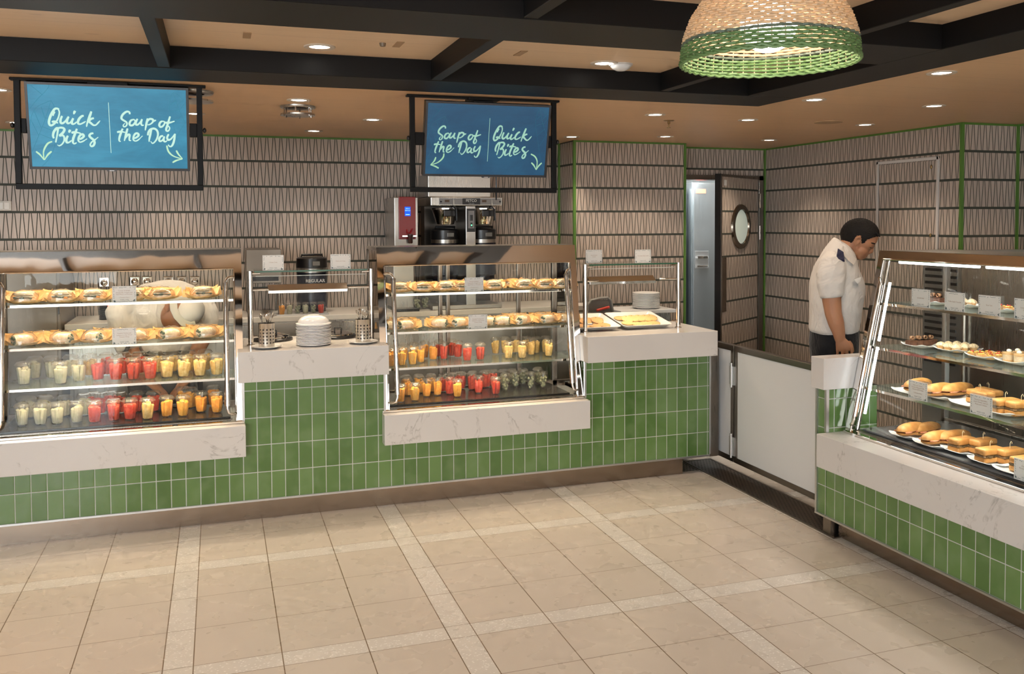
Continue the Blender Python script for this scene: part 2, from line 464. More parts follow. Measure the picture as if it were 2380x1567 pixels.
for a0, a1, z0, z1 in ((0, W2, 2.0, 2.02), (0, .02, .01, 2.02), (W2-.02, W2, .01, 2.02)):
    fr2.slab([lp(a0,z0), lp(a1,z0), lp(a1,z1), lp(a0,z1)], -dn*.002)
fr2.build('edge_frame', FR, door2)
pc = H0+dd*(W2*.50); ring = MB(); gl = MB(); nn = 40; V = []; G = []
zc = 1.603
def ringpt(r, a, o): return pc+dd*(math.cos(a)*r)+Vector((0,0,zc+math.sin(a)*r))+dn*o
for j in range(nn):
    a = 2*PI*j/nn
    V += [ringpt(.185, a, .001), ringpt(.180, a, .016), ringpt(.142, a, .018), ringpt(.137, a, .003)]; G.append(ringpt(.139, a, .005))
F = []
for j in range(nn):
    k = (j+1) % nn
    for q in range(3): F.append((j*4+q, k*4+q, k*4+q+1, j*4+q+1))
ring.add(V, F).build('porthole_ring', simple('bronze_steel', (.20,.165,.13), .22, 1), door2, auto=30)
gl.add(G, [tuple(range(nn))]).build('porthole_glass', simple('frosted_pane', (.50,.56,.50), .12, 0, emit=(.8,.95,.85), estr=.10), door2)
MB().slab([lp(W2-.10,.93), lp(W2-.018,.93), lp(W2-.018,1.36), lp(W2-.10,1.36)], dn*.002).build('push_plate', simple('bronze_plate', (.16,.12,.09), .25, .8), door2)
hb = MB()
for z in (.35, 1.55, 1.82): hb.tube([H0+dn*.012+Vector((0,0,z-.06)), H0+dn*.012+Vector((0,0,z+.06))], .008)
hb.build('hinge', CHROME, door2)
MB().slab([lp(W2-.10,1.93,.0035), lp(W2-.05,1.93,.0035), lp(W2-.05,1.975,.0035), lp(W2-.10,1.975,.0035)], dn*.001).build('notice', PAPER, door2)
# store room beyond the door
S('wall_back', MB().box(2.6, 8.5, 0, 5.1, 8.6, CZ).box(5.0, 6.62, 0, 5.1, 8.5, CZ).box(2.5, 6.62, 0, 2.6, 8.5, CZ), simple('store_white', (.62,.64,.64), .6))
def steel_cabinet(x0, x1, y0, y1, h, label, sub):
    t = thing('steel_locker', label, 'cabinet', ((x0+x1)/2, y0, 0))
    MB().box(x0, y0, .0, x1, y1, h).build('body', STEELD, t, bevel=.004)
    MB().box(x0+.006, y0-.018, .02, x1-.006, y0-.001, h-.01).build('door', STEELD, t, bevel=.004)
    if sub:
        lb = MB().box(x0+.02, y0-.024, 1.22, x0+.16, y0-.018, 1.38); lb.build('latch_plate', ALU, t, bevel=.003)
        MB().box(x0+.035, y0-.045, 1.31, x0+.145, y0-.024, 1.335).build('handle', CHROME, t, bevel=.004); MB().box(x0+.035, y0-.04, 1.235, x0+.145, y0-.024, 1.25).build('handle', CHROME, t, bevel=.004)
        MB().box(x0+.03, y0-.0215, h-.10, x0+.13, y0-.0185, h-.06).build('warning_label', simple('red_label', (.45,.08,.05), .5), t)
    else:
        MB().box(x1-.05, y0-.04, 1.50, x1-.015, y0-.018, 1.60).build('lock', CHROME, t, bevel=.01)
    return t
steel_cabinet(4.07, 4.60, 7.05, 7.7, 2.0, 'tall brushed steel cabinet seen through the open door, with a double pull latch', True)
steel_cabinet(3.62, 4.05, 7.12, 7.7, 1.94, 'shorter steel cabinet squeezed beside the taller steel cabinet behind the door', False)
area('store_room_lamp', (3.9, 6.80, 2.25), (4.2, 7.2, 0), .5, .2, 48, (.88, .97, 1.0))

# ------------------------------------------------------------------ recessed lights
DL = [(2.879,2.946),(2.891,3.79+.0),(3.67,3.805),(2.405,4.585),(3.075,4.66),(3.959,4.678),(3.095,5.743),(3.995,5.77),(2.445,5.95),(.395,4.551),(.89,5.293),(-.117,5.281),
      (-.95,4.6),(-1.3,5.3),(1.60,5.29),(-.30,6.05),(.62,6.05),(1.72,6.05),(-1.15,6.05),(3.65,2.6),(3.0,1.6)]
DLN = ['near the pendant side, largest one of the soffit','beside the black frame corner','above the glass pastry case','just behind the black frame corner','second row from the frame corner','in front of the round speaker disc',
       'just before the steel door','over the open door with the porthole','tucked beside the hanging screen','above the round steel air nozzle','right of the round steel air nozzle','half behind a screen',
       'above the sandwich case end','','','','','','','','']
LENS = LEDW
def downlight(name):
    t = thing(name, '', 'ceiling light')
    MB().lathe([(.040,-.001),(.058,-.0015),(.060,.0),(.060,.004),(.040,.004)], n=28, cap=False).build('rim', simple('cream_rim', (.6,.52,.43), .4) , t, auto=30)
    MB().lathe([(.0,.0022),(.040,.0022)], n=28, cap=False).build('lens', LENS, t)
    return t
dproto = Proto(downlight('downlight'))
def spot(loc, power, col=(1.0,.81,.62), ang=100, blend=.7, size=.03, name='downlight_beam'):
    l = bpy.data.lights.new(name, 'SPOT'); l.energy = power; l.color = col; l.spot_size = math.radians(ang); l.spot_blend = blend; l.shadow_soft_size = size
    o = bpy.data.objects.new(name, l); COL.objects.link(o); o.location = loc; return o
vis = 0
for i, (x, y) in enumerate(DL):
    if DLN[i]:
        dproto.put((x, y, CZ-.003), 0, 'recessed round downlight in the wood soffit, '+DLN[i], 'recessed downlights in the wood ceiling')
    else:
        dproto.put((x, y, CZ-.003), 0, 'recessed round downlight in the wood soffit, small one by the patterned wall' if y > 5.9 else 'recessed round downlight in the wood soffit over the counters, mostly hidden', 'recessed downlights in the wood ceiling' if y < 5.9 else 'downlights by the patterned wall')
    back = y > 5.9
    p = 13 if not back else 14
    if i in (0, 1, 20): p = 2.5
    if i == 2: p = 9
    spot((x, y, CZ-.012), p, ang=105 if not back else 95)
CZ2 = 2.326
spot((4.66, 3.75, CZ-.012), 14, ang=105)
spot((-2.3, 3.0, 2.2), 55, (1.0,.55,.2), 95, name='amber_side_lamp')
dproto.put((.399*.955, 3.63*.955, CZ2-.003), 0, 'small downlight in the recessed wood coffer with a pale ring around it', 'recessed downlights in the wood ceiling')
dproto.put((1.64*.96, 3.667*.945, CZ2-.003), 0, 'small downlight in the wood coffer beside the white smoke detector', 'recessed downlights in the wood ceiling')
for (x, y) in ((.38, 3.46), (1.57, 3.46), (-.7, 3.2), (.35, 2.1), (-.72, 2.0), (1.4, .85), (.35, .85), (-.7, .85)):
    spot((x, y, CZ2-.02), 11, ang=110, name='coffer_beam')
# smoke detector, air nozzle, sprinkler, speaker, access hatches
t = thing('smoke_detector', 'white dome smoke detector on the wood coffer beside a small downlight', 'smoke detector', (1.655, 3.47, CZ2))
MB().lathe([(0,-.028),(.02,-.028),(.036,-.02),(.046,-.008),(.046,0)], (1.655,3.47,CZ2)).build('dome', WHITEP, t, smooth=True)
MB().lathe([(.05,-.007),(.052,0)], (1.655,3.47,CZ2)).build('base', simple('detector_base', (.55,.53,.5), .4), t)
t = thing('air_nozzle', 'round stainless air nozzle with a lower ring hung on pins from the wood ceiling', 'vent', (.41, 4.80, CZ))
c = (.41, 4.80, CZ)
MB().lathe([(.05,-.012),(.088,-.012),(.092,-.006),(.092,0)], c, cap=False).build('flange', STEEL, t, smooth=True)
MB().lathe([(.0,-.014),(.05,-.014)], c, cap=False).build('opening', BLACK2, t)
MB().lathe([(.055,-.042),(.090,-.042),(.090,-.050),(.055,-.050)], c).build('ring', STEEL, t, auto=30)
for k in range(6):
    a = k*PI/3+.3; pn = MB(); pn.tube([(c[0]+math.cos(a)*.075, c[1]+math.sin(a)*.075, CZ-.056), (c[0]+math.cos(a)*.075, c[1]+math.sin(a)*.075, CZ-.01)], .004, 8)
    pn.build('pin', CHROME, t)
t = thing('air_nozzle', 'second steel air nozzle partly hidden behind the screen reading Quick Bites first', 'vent', (-.10, 4.40, CZ))
c = (-.10, 4.40, CZ)
MB().lathe([(.05,-.012),(.088,-.012),(.092,-.006),(.092,0)], c, cap=False).build('flange', STEEL, t, smooth=True)
MB().lathe([(.055,-.042),(.090,-.042),(.090,-.050),(.055,-.050)], c).build('ring', STEEL, t, auto=30)
c = (2.626, 4.829, CZ); t = thing('fire_sprinkler', 'brass pendent fire sprinkler below the wood ceiling near the frame corner', 'sprinkler', c)
BR = simple('old_brass', (.40,.27,.13), .3, 1)
MB().lathe([(0,-.006),(.028,-.004),(.034,0)], c).build('escutcheon', BR, t, smooth=True)
MB().lathe([(.0,-.046),(.012,-.045),(.012,-.043),(.004,-.042),(.004,-.022),(.008,-.02),(.008,0)], c, 12).build('head', BR, t, auto=30)
c = (3.63, 4.62, CZ); tag(MB().lathe([(0,-.004),(.085,-.004),(.088,0)], c, 36).build('ceiling_speaker', simple('speaker_cover', (.40,.26,.14), .6)), 'flat round wood-toned speaker cover in the ceiling above the man', 'speaker')
HT = simple('hatch_wood', (.38,.24,.13), .5)
for (x, y, sx, sy, lb) in ((.11, 3.33, .014, .05, 'narrow wooden finger slot in the coffer left of the small downlight'), (.66, 3.33, .014, .05, 'narrow wooden finger slot in the coffer right of the small downlight'), (1.16, 3.36, .014, .05, 'narrow wooden finger slot in the coffer beyond the short black crossbeam')):
    tag(MB().box(x-sx, y-sy, CZ2-.003, x+sx, y+sy, CZ2).build('ceiling_hatch', HT), lb, 'ceiling hatch')
c = (.60, 3.33, CZ2-.008); tag(MB().lathe([(0,-.004),(.01,-.004),(.013,.008)], c, 12).build('sprinkler_cap', simple('cap_brown', (.2,.15,.1), .4)), 'tiny dark sprinkler cap in the coffer beside a wooden slot', 'sprinkler')
# wall switch, access panel
t = thing('wall_switch', 'double white light switch on the patterned back wall at the picture edge', 'switch', (-1.315, 6.499, 1.767))
MB().box(-1.36, 6.488, 1.735, -1.275, 6.4995, 1.80).build('plate', simple('switch_plate', (.62,.57,.5), .35), t, bevel=.003)
MB().box(-1.35, 6.484, 1.745, -1.32, 6.488, 1.79).box(-1.315, 6.484, 1.745, -1.285, 6.488, 1.79).build('rocker', simple('switch_rocker', (.68,.63,.56), .3), t, bevel=.002)
t = thing('access_panel', 'patterned wall access panel outlined by a thin white frame behind the man', 'access panel', (4.459, 4.856, 1.4))
PF = simple('panel_white', (.60,.575,.55), .4)
def rail(y0, y1, z0, z1, d=.010): return MB().box(4.4595-d, y0, z0, 4.4595, y1, z1)
fr_ = MB()
for a in ((4.57, 5.14, 2.045, 2.065), (4.57, 4.588, 1.0, 2.065), (5.122, 5.14, 1.0, 2.065)): fr_.box(4.4495, a[0], a[2], 4.4595, a[1], a[3])
fr_.build('frame', PF, t, bevel=.002)
MB().box(4.4545, 4.592, 1.0, 4.4592, 5.118, 2.04).build('panel', WALLM, t)
for z in (2.0, 1.55): MB().ell((4.449, 4.63, z), (.006,.008,.014)).build('lock', BR, t, smooth=True)
# ================================================================== COUNTERS
def counter(x0, x1, z1, label, kx1=None):
    t = thing('tiled_counter', label, 'counter', ((x0+x1)/2, 5.04, 0))
    MB().box(x0, 5.04, .115, x1, 5.56, z1).build('body', MT, t)
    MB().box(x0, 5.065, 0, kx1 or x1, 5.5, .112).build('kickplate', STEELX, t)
    MB().box(x0, 5.034, .106, x1, 5.06, .116).build('base_trim', ALU, t)
    if z1 > .5:
        for xa, xb in ((x0-.007, x0+.005), (x1-.005, x1+.007)): MB().box(xa, 5.036, .551 if xa < 3 else .12, xb, 5.05, z1).build('corner_trim', ALU, t)
    return t
counter(-1.9, -1.161, .782, 'raised green tiled counter block beyond the edge-cut case')
counter(-1.161, .121, .378, 'low green tiled counter section carrying the edge-cut fruit case')
counter(.121, .901, .782, 'tall green tiled counter section with glossy handmade tiles under the soup station')
counter(.901, 2.161, .374, 'low green tiled counter section carrying the middle fruit case')
tc = counter(2.161, 3.045, .778, 'tall green tiled counter section under the cookie platters, ending at the gate', 2.86)
MB().box(3.05, 5.045, .10, 3.105, 5.55, .80).build('end_panel', FR, tc)
def slabtop(x0, x1, y0, y1, z0, z1, label):
    return tag(MB().box(x0, y0, z0, x1, y1, z1).build('countertop', MARB, bevel=.002), label, 'countertop')
slabtop(-1.148, .128, 4.965, 5.57, .3785, .548, 'thick white quartz ledge under the far left sandwich case, faint grey veins')
slabtop(.095, .915, 4.965, 5.57, .7825, .950, 'raised white quartz top of the soup station with plates and cutlery')
slabtop(.886, 2.162, 4.965, 5.57, .3745, .548, 'thick white quartz ledge under the middle case, strong grey veins')
slabtop(2.146, 3.058, 4.965, 5.57, .7785, .940, 'raised white quartz top carrying the two cookie trays')
slabtop(-1.95, -1.17, 4.965, 5.57, .7825, .950, 'raised quartz top beyond the left case')
# right counter (runs towards the viewer)
rc = thing('tiled_counter', 'low green tiled counter run carrying the glass pastry case', 'counter', (2.98, 2.6, 0))
MB().box(2.98, 1.2, .115, 3.85, 3.785, .3775).build('body', MT, rc)
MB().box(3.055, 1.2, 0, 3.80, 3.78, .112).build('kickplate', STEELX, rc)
MB().box(2.972, 1.2, .106, 3.0, 3.785, .116).build('base_trim', ALU, rc)
rp_ = thing('tiled_counter', 'narrow green tiled pier between the gate and the pastry case', 'counter', (3.1, 3.82, 0))
MB().box(2.98, 3.79, .115, 3.30, 3.862, .7745).build('body', MT, rp_)
MB().box(2.972, 3.787, .106, 3.0, 3.87, .116).build('base_trim', ALU, rp_)
MB().box(2.975, 3.784, .552, 2.992, 3.80, .7745).build('corner_trim', ALU, rp_); MB().box(2.972, 3.855, .117, 2.99, 3.868, .7745).build('corner_trim', ALU, rp_)
MB().box(2.992, 3.865, .10, 3.30, 3.873, .7745).build('end_panel', FR, rp_)
MB().box(3.02, 3.80, 0, 3.29, 3.86, .105).build('foot', FR, rp_)
slabtop(2.92, 3.86, 1.2, 3.79, .378, .550, 'low white quartz ledge in front of the glass pastry case')
slabtop(2.952, 3.26, 3.778, 3.880, .775, .938, 'short raised quartz block capping the tiled pier beside the gate')
# gate
g = thing('swing_gate', 'waist-high white panel gate with brown steel frame between the two counters', 'gate', (3.15, 4.4, 0))
GFR = m_brushed('gate_frame_steel', (.20,.175,.15), .34)
def framed(y0, y1, z0, z1, name, par):
    fw = .034; f = MB()
    f.box(3.15, y0, z0, 3.19, y1, z0+fw).box(3.15, y0, z1-fw, 3.19, y1, z1).box(3.15, y0, z0+fw, 3.19, y0+fw, z1-fw).box(3.15, y1-fw, z0+fw, 3.19, y1, z1-fw)
    f.build('frame', GFR, par, bevel=.003)
    MB().box(3.154, y0+fw, z0+fw, 3.186, y1-fw, z1-fw).build(name, WHITEP, par)
framed(4.925, 5.155, .085, .845, 'fixed_panel', g)
framed(3.90, 4.915, .085, .845, 'gate_panel', g)
for z in (.19, .65):
    hg = MB().tube([(3.138, 4.93, z-.075), (3.138, 4.93, z+.075)], .009, 14); hg.tube([(3.138, 4.93, z+.075), (3.138, 4.93, z+.083)], .0105, 14)
    hg.box(3.140, 4.90, z-.06, 3.15, 4.96, z+.06); hg.build('hinge', ALU, g, auto=40)
MB().box(3.108, 5.10, .085, 3.15, 5.165, .80).build('post', FR, g)
# floor drain
def m_drain():
    n = N('drain_steel'); (x, y, z), P = n.pos(); k = .0225
    u = x/k; v = y/k; r = v.fl(); uu = (u + r.md(2)*.5).fr()-.5; vv = v.fr()-.5
    d = (uu*uu+vv*vv).pw(.5); hole = d.lt(.26)
    c = n.mix(hole, (.17,.14,.115), (.008,.008,.008)); n.bsdf(c, .3+hole*.4, 1-hole, n.bump(1-hole, .4, .003)); return n.m
DM = m_drain()
t = thing('floor_drain', 'long perforated steel floor drain running along the gate', 'drain', (3.1, 4.5, 0))
MB().box(3.02, 3.77, .0005, 3.205, 5.30, .004).build('grate', DM, t)
MB().box(3.005, 3.755, .0005, 3.019, 5.315, .006).box(3.206, 3.755, .0005, 3.22, 5.315, .006).box(3.02, 3.755, .0005, 3.205, 3.769, .006).box(3.02, 5.301, .0005, 3.205, 5.315, .006).build('rim', GFR, t)
t = thing('floor_drain', 'small square perforated drain cover under the counter overhang', 'drain', (2.93, 5.2, 0))
MB().box(2.875, 5.10, .0005, 2.985, 5.30, .004).build('grate', DM, t)
MB().box(2.865, 5.09, .0005, 2.874, 5.31, .006).box(2.986, 5.09, .0005, 2.995, 5.31, .006).build('rim', GFR, t)
for kk, (lx, ly) in enumerate(((.88, 2.88),)):
    pass

# ================================================================== DISPLAY CASES
def case(name, label, T, L, lean, bfront, hdr, ledcol, ledmat, zb=.552, ztop=1.502, depth=.50, led_tube=False, far_end_only=False, posts=(0, .30, .345, .655, .70)):
    """T(a, b, z) -> world; a along the length, b depth behind the front edge"""
    t = thing(name, label, 'display case', T(L/2, .1, .548))
    def fb(z): return bfront+lean*(z-zb)
    def Q(pts): return [T(*p) for p in pts]
    def slab2(mb, pts, thick):   # polygon in the leaning front plane, thickness along depth
        off = Vector(T(0, thick, 0))-Vector(T(0, 0, 0)); mb.poly(Q([(a, fb(z), z) for a, z in pts]), off); return mb
    zi = ztop-hdr; sw = .042
    # mirrored front band and stiles
    f = MB(); slab2(f, [(0,zi),(L,zi),(L,ztop),(0,ztop)], .012); f.build('header', MIRROR, t)
    for a0, a1 in ((0, sw), (L-sw, L)):
        f = MB(); slab2(f, [(a0,zb),(a1,zb),(a1,zi),(a0,zi)], .012); f.build('stile', MIRROR, t)
    # thin chrome bead round the glass
    f = MB()
    for (a0, z0, a1, z1) in ((sw, zi, L-sw, zi), (sw, zb, sw, zi), (L-sw, zb, L-sw, zi)):
        f.tube([T(a0, fb(z0)-.003, z0), T(a1, fb(z1)-.003, z1)], .0045, 8)
    f.build('bead', CHROME, t, smooth=True)
    # roof, back frame
    bt = fb(ztop); bk = bfront+depth
    r = MB(); r.add(Q([(0,bt,ztop),(L,bt,ztop),(L,bk,ztop),(0,bk,ztop),(0,bt,ztop-.02),(L,bt,ztop-.02),(L,bk,ztop-.02),(0,bk,ztop-.02)]), [(0,1,2,3),(7,6,5,4),(0,4,5,1),(1,5,6,2),(2,6,7,3),(3,7,4,0)])
    r.build('roof', STEEL, t)
    b = MB()
    def bar(a0, z0, a1, z1, b0, b1):
        p = [T(a0,b0,z0), T(a1,b1,z1)]; b.box(p[0][0], p[0][1], p[0][2], p[1][0], p[1][1], p[1][2])
    for a in [L*q_ for q_ in posts]+[L-.03]: bar(a, zb, a+.024, ztop-.02, bk-.03, bk)
    bar(0, zb, L, zb+.03, bk-.03, bk); bar(0, ztop-.06, L, ztop-.02, bk-.03, bk)
    b.build('back_frame', STEEL if led_tube else STEELF, t, bevel=.003)
    gb = MB(); p = T(.02, bk-.016, zb+.03); q = T(L-.02, bk-.013, ztop-.06); gb.box(*p, *q); gb.build('sliding_door', GLASS, t)
    # end walls
    for a0, a1 in ((.003, .012), (L-.012, L-.003)):
        e = MB(); off = Vector(T(a1,0,0))-Vector(T(a0,0,0))
        e.poly(Q([(a0, fb(zb)+.012, zb), (a0, bk-.03, zb), (a0, bk-.03, ztop-.02), (a0, fb(ztop-.02)+.012, ztop-.02)]), off)
        e.build('end_wall', GLASS if (led_tube and a0 < 1) else ENDM, t)
    # front glass
    gp = MB(); gp.add(Q([(sw, fb(zb)+.004, zb), (L-sw, fb(zb)+.004, zb), (L-sw, fb(zi)+.004, zi), (sw, fb(zi)+.004, zi)]), [(0,1,2,3)])
    gp.build('front_glass', GLASS, t)
    # base tray
    b0 = MB(); p = T(0.0, fb(zb)-.02, zb-.004); q = T(L, bk, zb+.010); b0.box(*p, *q); b0.build('base', CHROME, t, bevel=.002)
    sl = MB(); p = T(.05, fb(zb)+.028, zb+.010); q = T(L-.06, fb(zb)+.055, zb+.013); sl.box(*p, *q); sl.build('air_grille', GRILLE, t)
    mt = MB(); p = T(.06, fb(zb)+.06, zb+.012); q = T(L-.07, bk-.06, zb+.023); mt.box(*p, *q); mt.build('base_tray', TRAYM if not led_tube else TRAYG, t, bevel=.003)
    # shelves
    for zs in (1.222, .998, .790):
        s0 = fb(zs)+.025
        sh = MB(); p = T(.03, s0, zs-.008); q = T(L-.03, s0+.27+.06*(1.22-zs)*2, zs); sh.box(*p, *q)
        so = sh.build('shelf', GLASSG, t)
        eg = MB(); p = T(.03, s0-.005, zs-.011); q = T(L-.03, s0-.001, zs+.002); eg.box(*p, *q); eg.build('edge_profile', CHROME, so)
        ls = MB(); p = T(.10, s0+.003, zs-.012); q = T(L-.10, s0+.009, zs-.010); ls.box(*p, *q); ls.build('light_strip', ledmat, so)
        o = area('shelf_led', T(L/2, s0+.012, zs-.014), T(L/2, s0+.10, zs-.4), L-.2, .012, 3.2*LEDP*(1.25 if led_tube else 1), ledcol, math.radians(150)); 
    o = area('header_led', T(L/2, fb(zi)+.05, ztop-.03), T(L/2, fb(zi)+.16, zi-.5), L-.15, .02, 5.5*LEDP*(1.25 if led_tube else 1), ledcol, math.radians(160))
    hs = MB(); p = T(.08, fb(zi)+.018, zi+.004); q = T(L-.08, fb(zi)+.030, zi+.012); hs.box(*p, *q); hs.build('header_light', ledmat, t)
    # uprights carrying the shelves
    for a in (.022, L-.022):
        up = MB(); up.tube([T(a, fb(zb)+.06, zb+.01), T(a, fb(zi)+.06, zi+.04)], .011, 12)
        for zs in (1.222, .998, .790):
            up.tube([T(a, fb(zs)+.03, zs-.012), T(a, fb(zs)+.10, zs-.012)], .007, 8)
        up.build('upright', CHROME, t, smooth=True)
    # chrome grab bars outside the glass
    for sgn, a in ((1, sw), (-1, L-sw)):
        if far_end_only and sgn < 0: continue
        A = a+sgn*.045
        pts = []
        for z, k in ((1.345,0),(1.35,.35),(1.345,.75),(1.325,1),(1.30,1)):
            pts.append(T(a+(A-a)*k, fb(z)-.032*min(1, k*1.6)-.002, z))
        top = pts; bot = []
        for z, k in ((.66,1),(.635,1),(.612,.8),(.602,.4),(.602,0)):
            bot.append(T(a+(A-a)*k, fb(z)-.032*min(1, k*1.6)-.002, z))
        hb = MB().tube(top, .0075, 12); hb2 = MB().tube(bot, .0075, 12)
        hd = MB().tube([T(A, fb(1.32)-.034, 1.32), T(A, fb(.65)-.034, .65)], .0145, 18)
        h = hd.build('handle', CHROME, t, smooth=True, auto=40); hb.build('handle_bend', CHROME, h, smooth=True); hb2.build('handle_bend', CHROME, h, smooth=True)
    if led_tube:
        for z0, z1 in ((1.33, 1.03), (1.0, .66)):
            tb = MB().tube([T(.095, fb(z0)+.02, z0), T(.095, fb(z1)+.02, z1)], .007, 12); tb.build('led_tube', LEDC, t, smooth=True)
        for a0, a1 in ((.12, .62), (.66, L-.1)):
            tb = MB().tube([T(a0, fb(zi)+.03, zi-.012), T(a1, fb(zi)+.03, zi-.012)], .007, 12); tb.build('led_tube', LEDC, t, smooth=True)
    return t
LEDP = .37
ENDM = simple('dark_mirror', (.34,.30,.26), .04, 1)
TRAYM = simple('black_mat', (.015,.014,.013), .16)
TRAYG = simple('grey_glass_base', (.16,.16,.165), .12)
def m_grille():
    n = N('grille'); (x, y, z), P = n.pos(); s = (x/.0075).fr().lt(.5).mx(0)
    n.bsdf(n.mix(s, (.02,.015,.012), (.35,.3,.25)), .3, s); return n.m
GRILLE = m_grille()
WARM = (1.0, .72, .42); COOL = (1.0, .93, .84)
CA, CB = 5.05-.0, .155
LCX, MCX = -1.145, .888
case('display_case', 'mirror-framed glass case of sandwiches and fruit cups cut by the left picture edge', lambda a, b, z: (LCX+a, CA+b, z), 1.268, CB, 0, .108, WARM, LEDWARM, posts=(0,))
case('display_case', 'mirror-framed glass case in the middle, below the screen reading Soup of the Day first', lambda a, b, z: (MCX+a, CA+b, z), 1.268, CB, 0, .108, WARM, LEDWARM, posts=(0, .36, .40, .78))
RX0, RY0 = 3.085, 3.775
case('display_case', 'long chrome pastry case with white light tubes on the near counter', lambda a, b, z: (RX0+b, RY0-a, z), 2.35, .225, 0, .045, COOL, LEDC, ztop=1.492, depth=.66, led_tube=True, far_end_only=True)
# ================================================================== HANGING SCREENS
Z1 = ZC(0, 160, 500, 2380)
QUICK = [[(655,448),(628,438),(602,448),(572,495),(550,550),(543,598),(560,625),(590,615),(625,580),(648,535),(658,485),(650,455),(628,438)],
 [(605,470),(588,500),(592,520)],[(575,588),(600,582),(625,592),(645,600)],
 [(688,520),(672,560),(672,592),(690,602),(718,585),(748,545),(760,525)],[(760,528),(742,570),(748,600),(772,598),(795,575)],
 [(812,545),(795,585),(802,608),(825,606),(850,585)],[(832,463),(822,485),(816,502)],
 [(928,520),(908,522),(880,548),(864,582),(868,606),(892,610),(925,595),(950,580)],
 [(1012,470),(1000,505),(980,560),(965,605),(958,642)],[(1040,545),(1012,552),(985,572),(985,582),(1005,598),(1035,622),(1062,620),(1085,598),(1108,572)],
 [(598,768),(588,738),(598,695),(622,662),(640,655),(640,690),(630,750),(620,800),(618,815)],
 [(640,658),(668,650),(700,654),(714,672),(702,700),(680,722),(662,738),(695,735),(712,758),(708,800),(685,835),(655,850),(637,838)],
 [(752,738),(735,780),(740,812),(765,812),(795,790)],[(778,672),(768,695),(764,706)],
 [(852,662),(832,715),(812,770),(808,810),(822,828),(850,815)],[(792,708),(830,700),(895,712)],
 [(880,778),(905,768),(928,745),(918,725),(895,728),(874,755),(868,790),(885,810),(920,800),(965,772)],
 [(1035,712),(1008,716),(990,738),(1005,760),(1035,785),(1048,815),(1035,848),(1012,856),(1000,838),(1015,810),(1050,785),(1088,755)]]
SOUP = [[(1436,502),(1432,480),(1405,472),(1372,492),(1350,520),(1345,550),(1372,572),(1400,590),(1405,612),(1392,635),(1370,640),(1366,620),(1385,600)],
 [(1470,562),(1448,572),(1434,600),(1440,622),(1466,624),(1490,600),(1496,575),(1480,560),(1465,562)],
 [(1522,552),(1504,588),(1505,615),(1528,615),(1555,585),(1572,556)],[(1572,556),(1560,598),(1572,624),(1592,620)],
 [(1634,548),(1622,600),(1612,650),(1607,682)],[(1630,580),(1655,555),(1690,560),(1690,588),(1662,612),(1632,620)],[(1685,580),(1728,568)],
 [(1800,578),(1775,590),(1762,620),(1775,642),(1800,634),(1820,605),(1815,582),(1800,578)],
 [(1882,525),(1868,570),(1850,630),(1838,670),(1850,688),(1870,678),(1876,650),(1852,620)],[(1815,592),(1870,596),(1932,578)],
 [(1358,660),(1340,705),(1322,760),(1320,795),(1338,802)],[(1296,700),(1335,694),(1386,702)],
 [(1412,658),(1398,710),(1384,765),(1376,798)],[(1386,765),(1412,732),(1434,728),(1432,765),(1432,790),(1452,792)],
 [(1478,770),(1510,758),(1534,735),(1525,714),(1500,716),(1480,745),(1476,782),(1498,798),(1530,785),(1578,740)],
 [(1675,672),(1662,730),(1652,780),(1650,808)],[(1636,735),(1642,700),(1665,670),(1705,660),(1738,682),(1748,728),(1732,780),(1705,815),(1685,822),(1668,800)],
 [(1806,742),(1782,745),(1762,772),(1766,798),(1790,795),(1815,760),(1820,745)],[(1818,748),(1810,788),(1828,806),(1850,792)],
 [(1866,722),(1850,758),(1860,785),(1888,778),(1915,748),(1932,722)],[(1936,716),(1930,770),(1918,820),(1898,855),(1874,856),(1862,836)]]
ARROW1 = [[(578,804),(530,825),(495,880),(482,930),(490,1005)],[(400,914),(445,950),(490,1008)],[(572,912),(530,950),(492,1008)]]
ARROW2 = [[(1845,848),(1865,915),(1920,965),(2015,996)],[(1950,902),(1975,945),(2020,996)],[(1910,1036),(1955,1012),(2020,996)]]
LINE1 = [[(1200,372),(1212,600),(1230,930)]]
LEAVES = [[(565,350),(500,560),(420,760),(355,920)],[(565,350),(605,430),(630,560),(618,760),(590,900),(540,1000),(470,1078)],[(565,350),(480,385),(400,430),(350,520),(330,640)],
 [(540,430),(590,480)],[(505,540),(620,600)],[(470,640),(630,700)],[(440,720),(610,790)],[(500,560),(455,420)],[(460,660),(380,470)],[(430,740),(340,560)],
 [(300,180),(420,175),(540,180),(500,250),(420,330),(330,440)],[(330,175),(400,230),(470,290)],
 [(1915,262),(1960,400),(2010,520),(2050,600)],[(1915,262),(1880,340),(1875,450),(1900,560),(1940,700),(1990,880),(2065,1040)],[(1915,262),(1975,290),(2010,330),(2048,330)],
 [(1960,400),(2020,350)],[(1985,460),(2045,380)],[(1940,350),(1885,400)],[(1980,450),(1885,470)],[(2010,520),(1920,600)],[(2045,600),(1960,740)]]
T2 = ZC(930, 200, 400, 2380)
ARROW3 = [[(604,930),(590,990),(520,1055),(420,1090)],[(492,982),(470,1035),(418,1090)],[(532,1136),(480,1108),(418,1090)]]
ARROW4 = [[(1805,940),(1862,975),(1892,1045),(1880,1155)],[(1812,1058),(1848,1100),(1878,1158)],[(1955,1062),(1912,1105),(1880,1158)]]
LINE2 = [[(1240,443),(1222,740),(1204,1042)]]
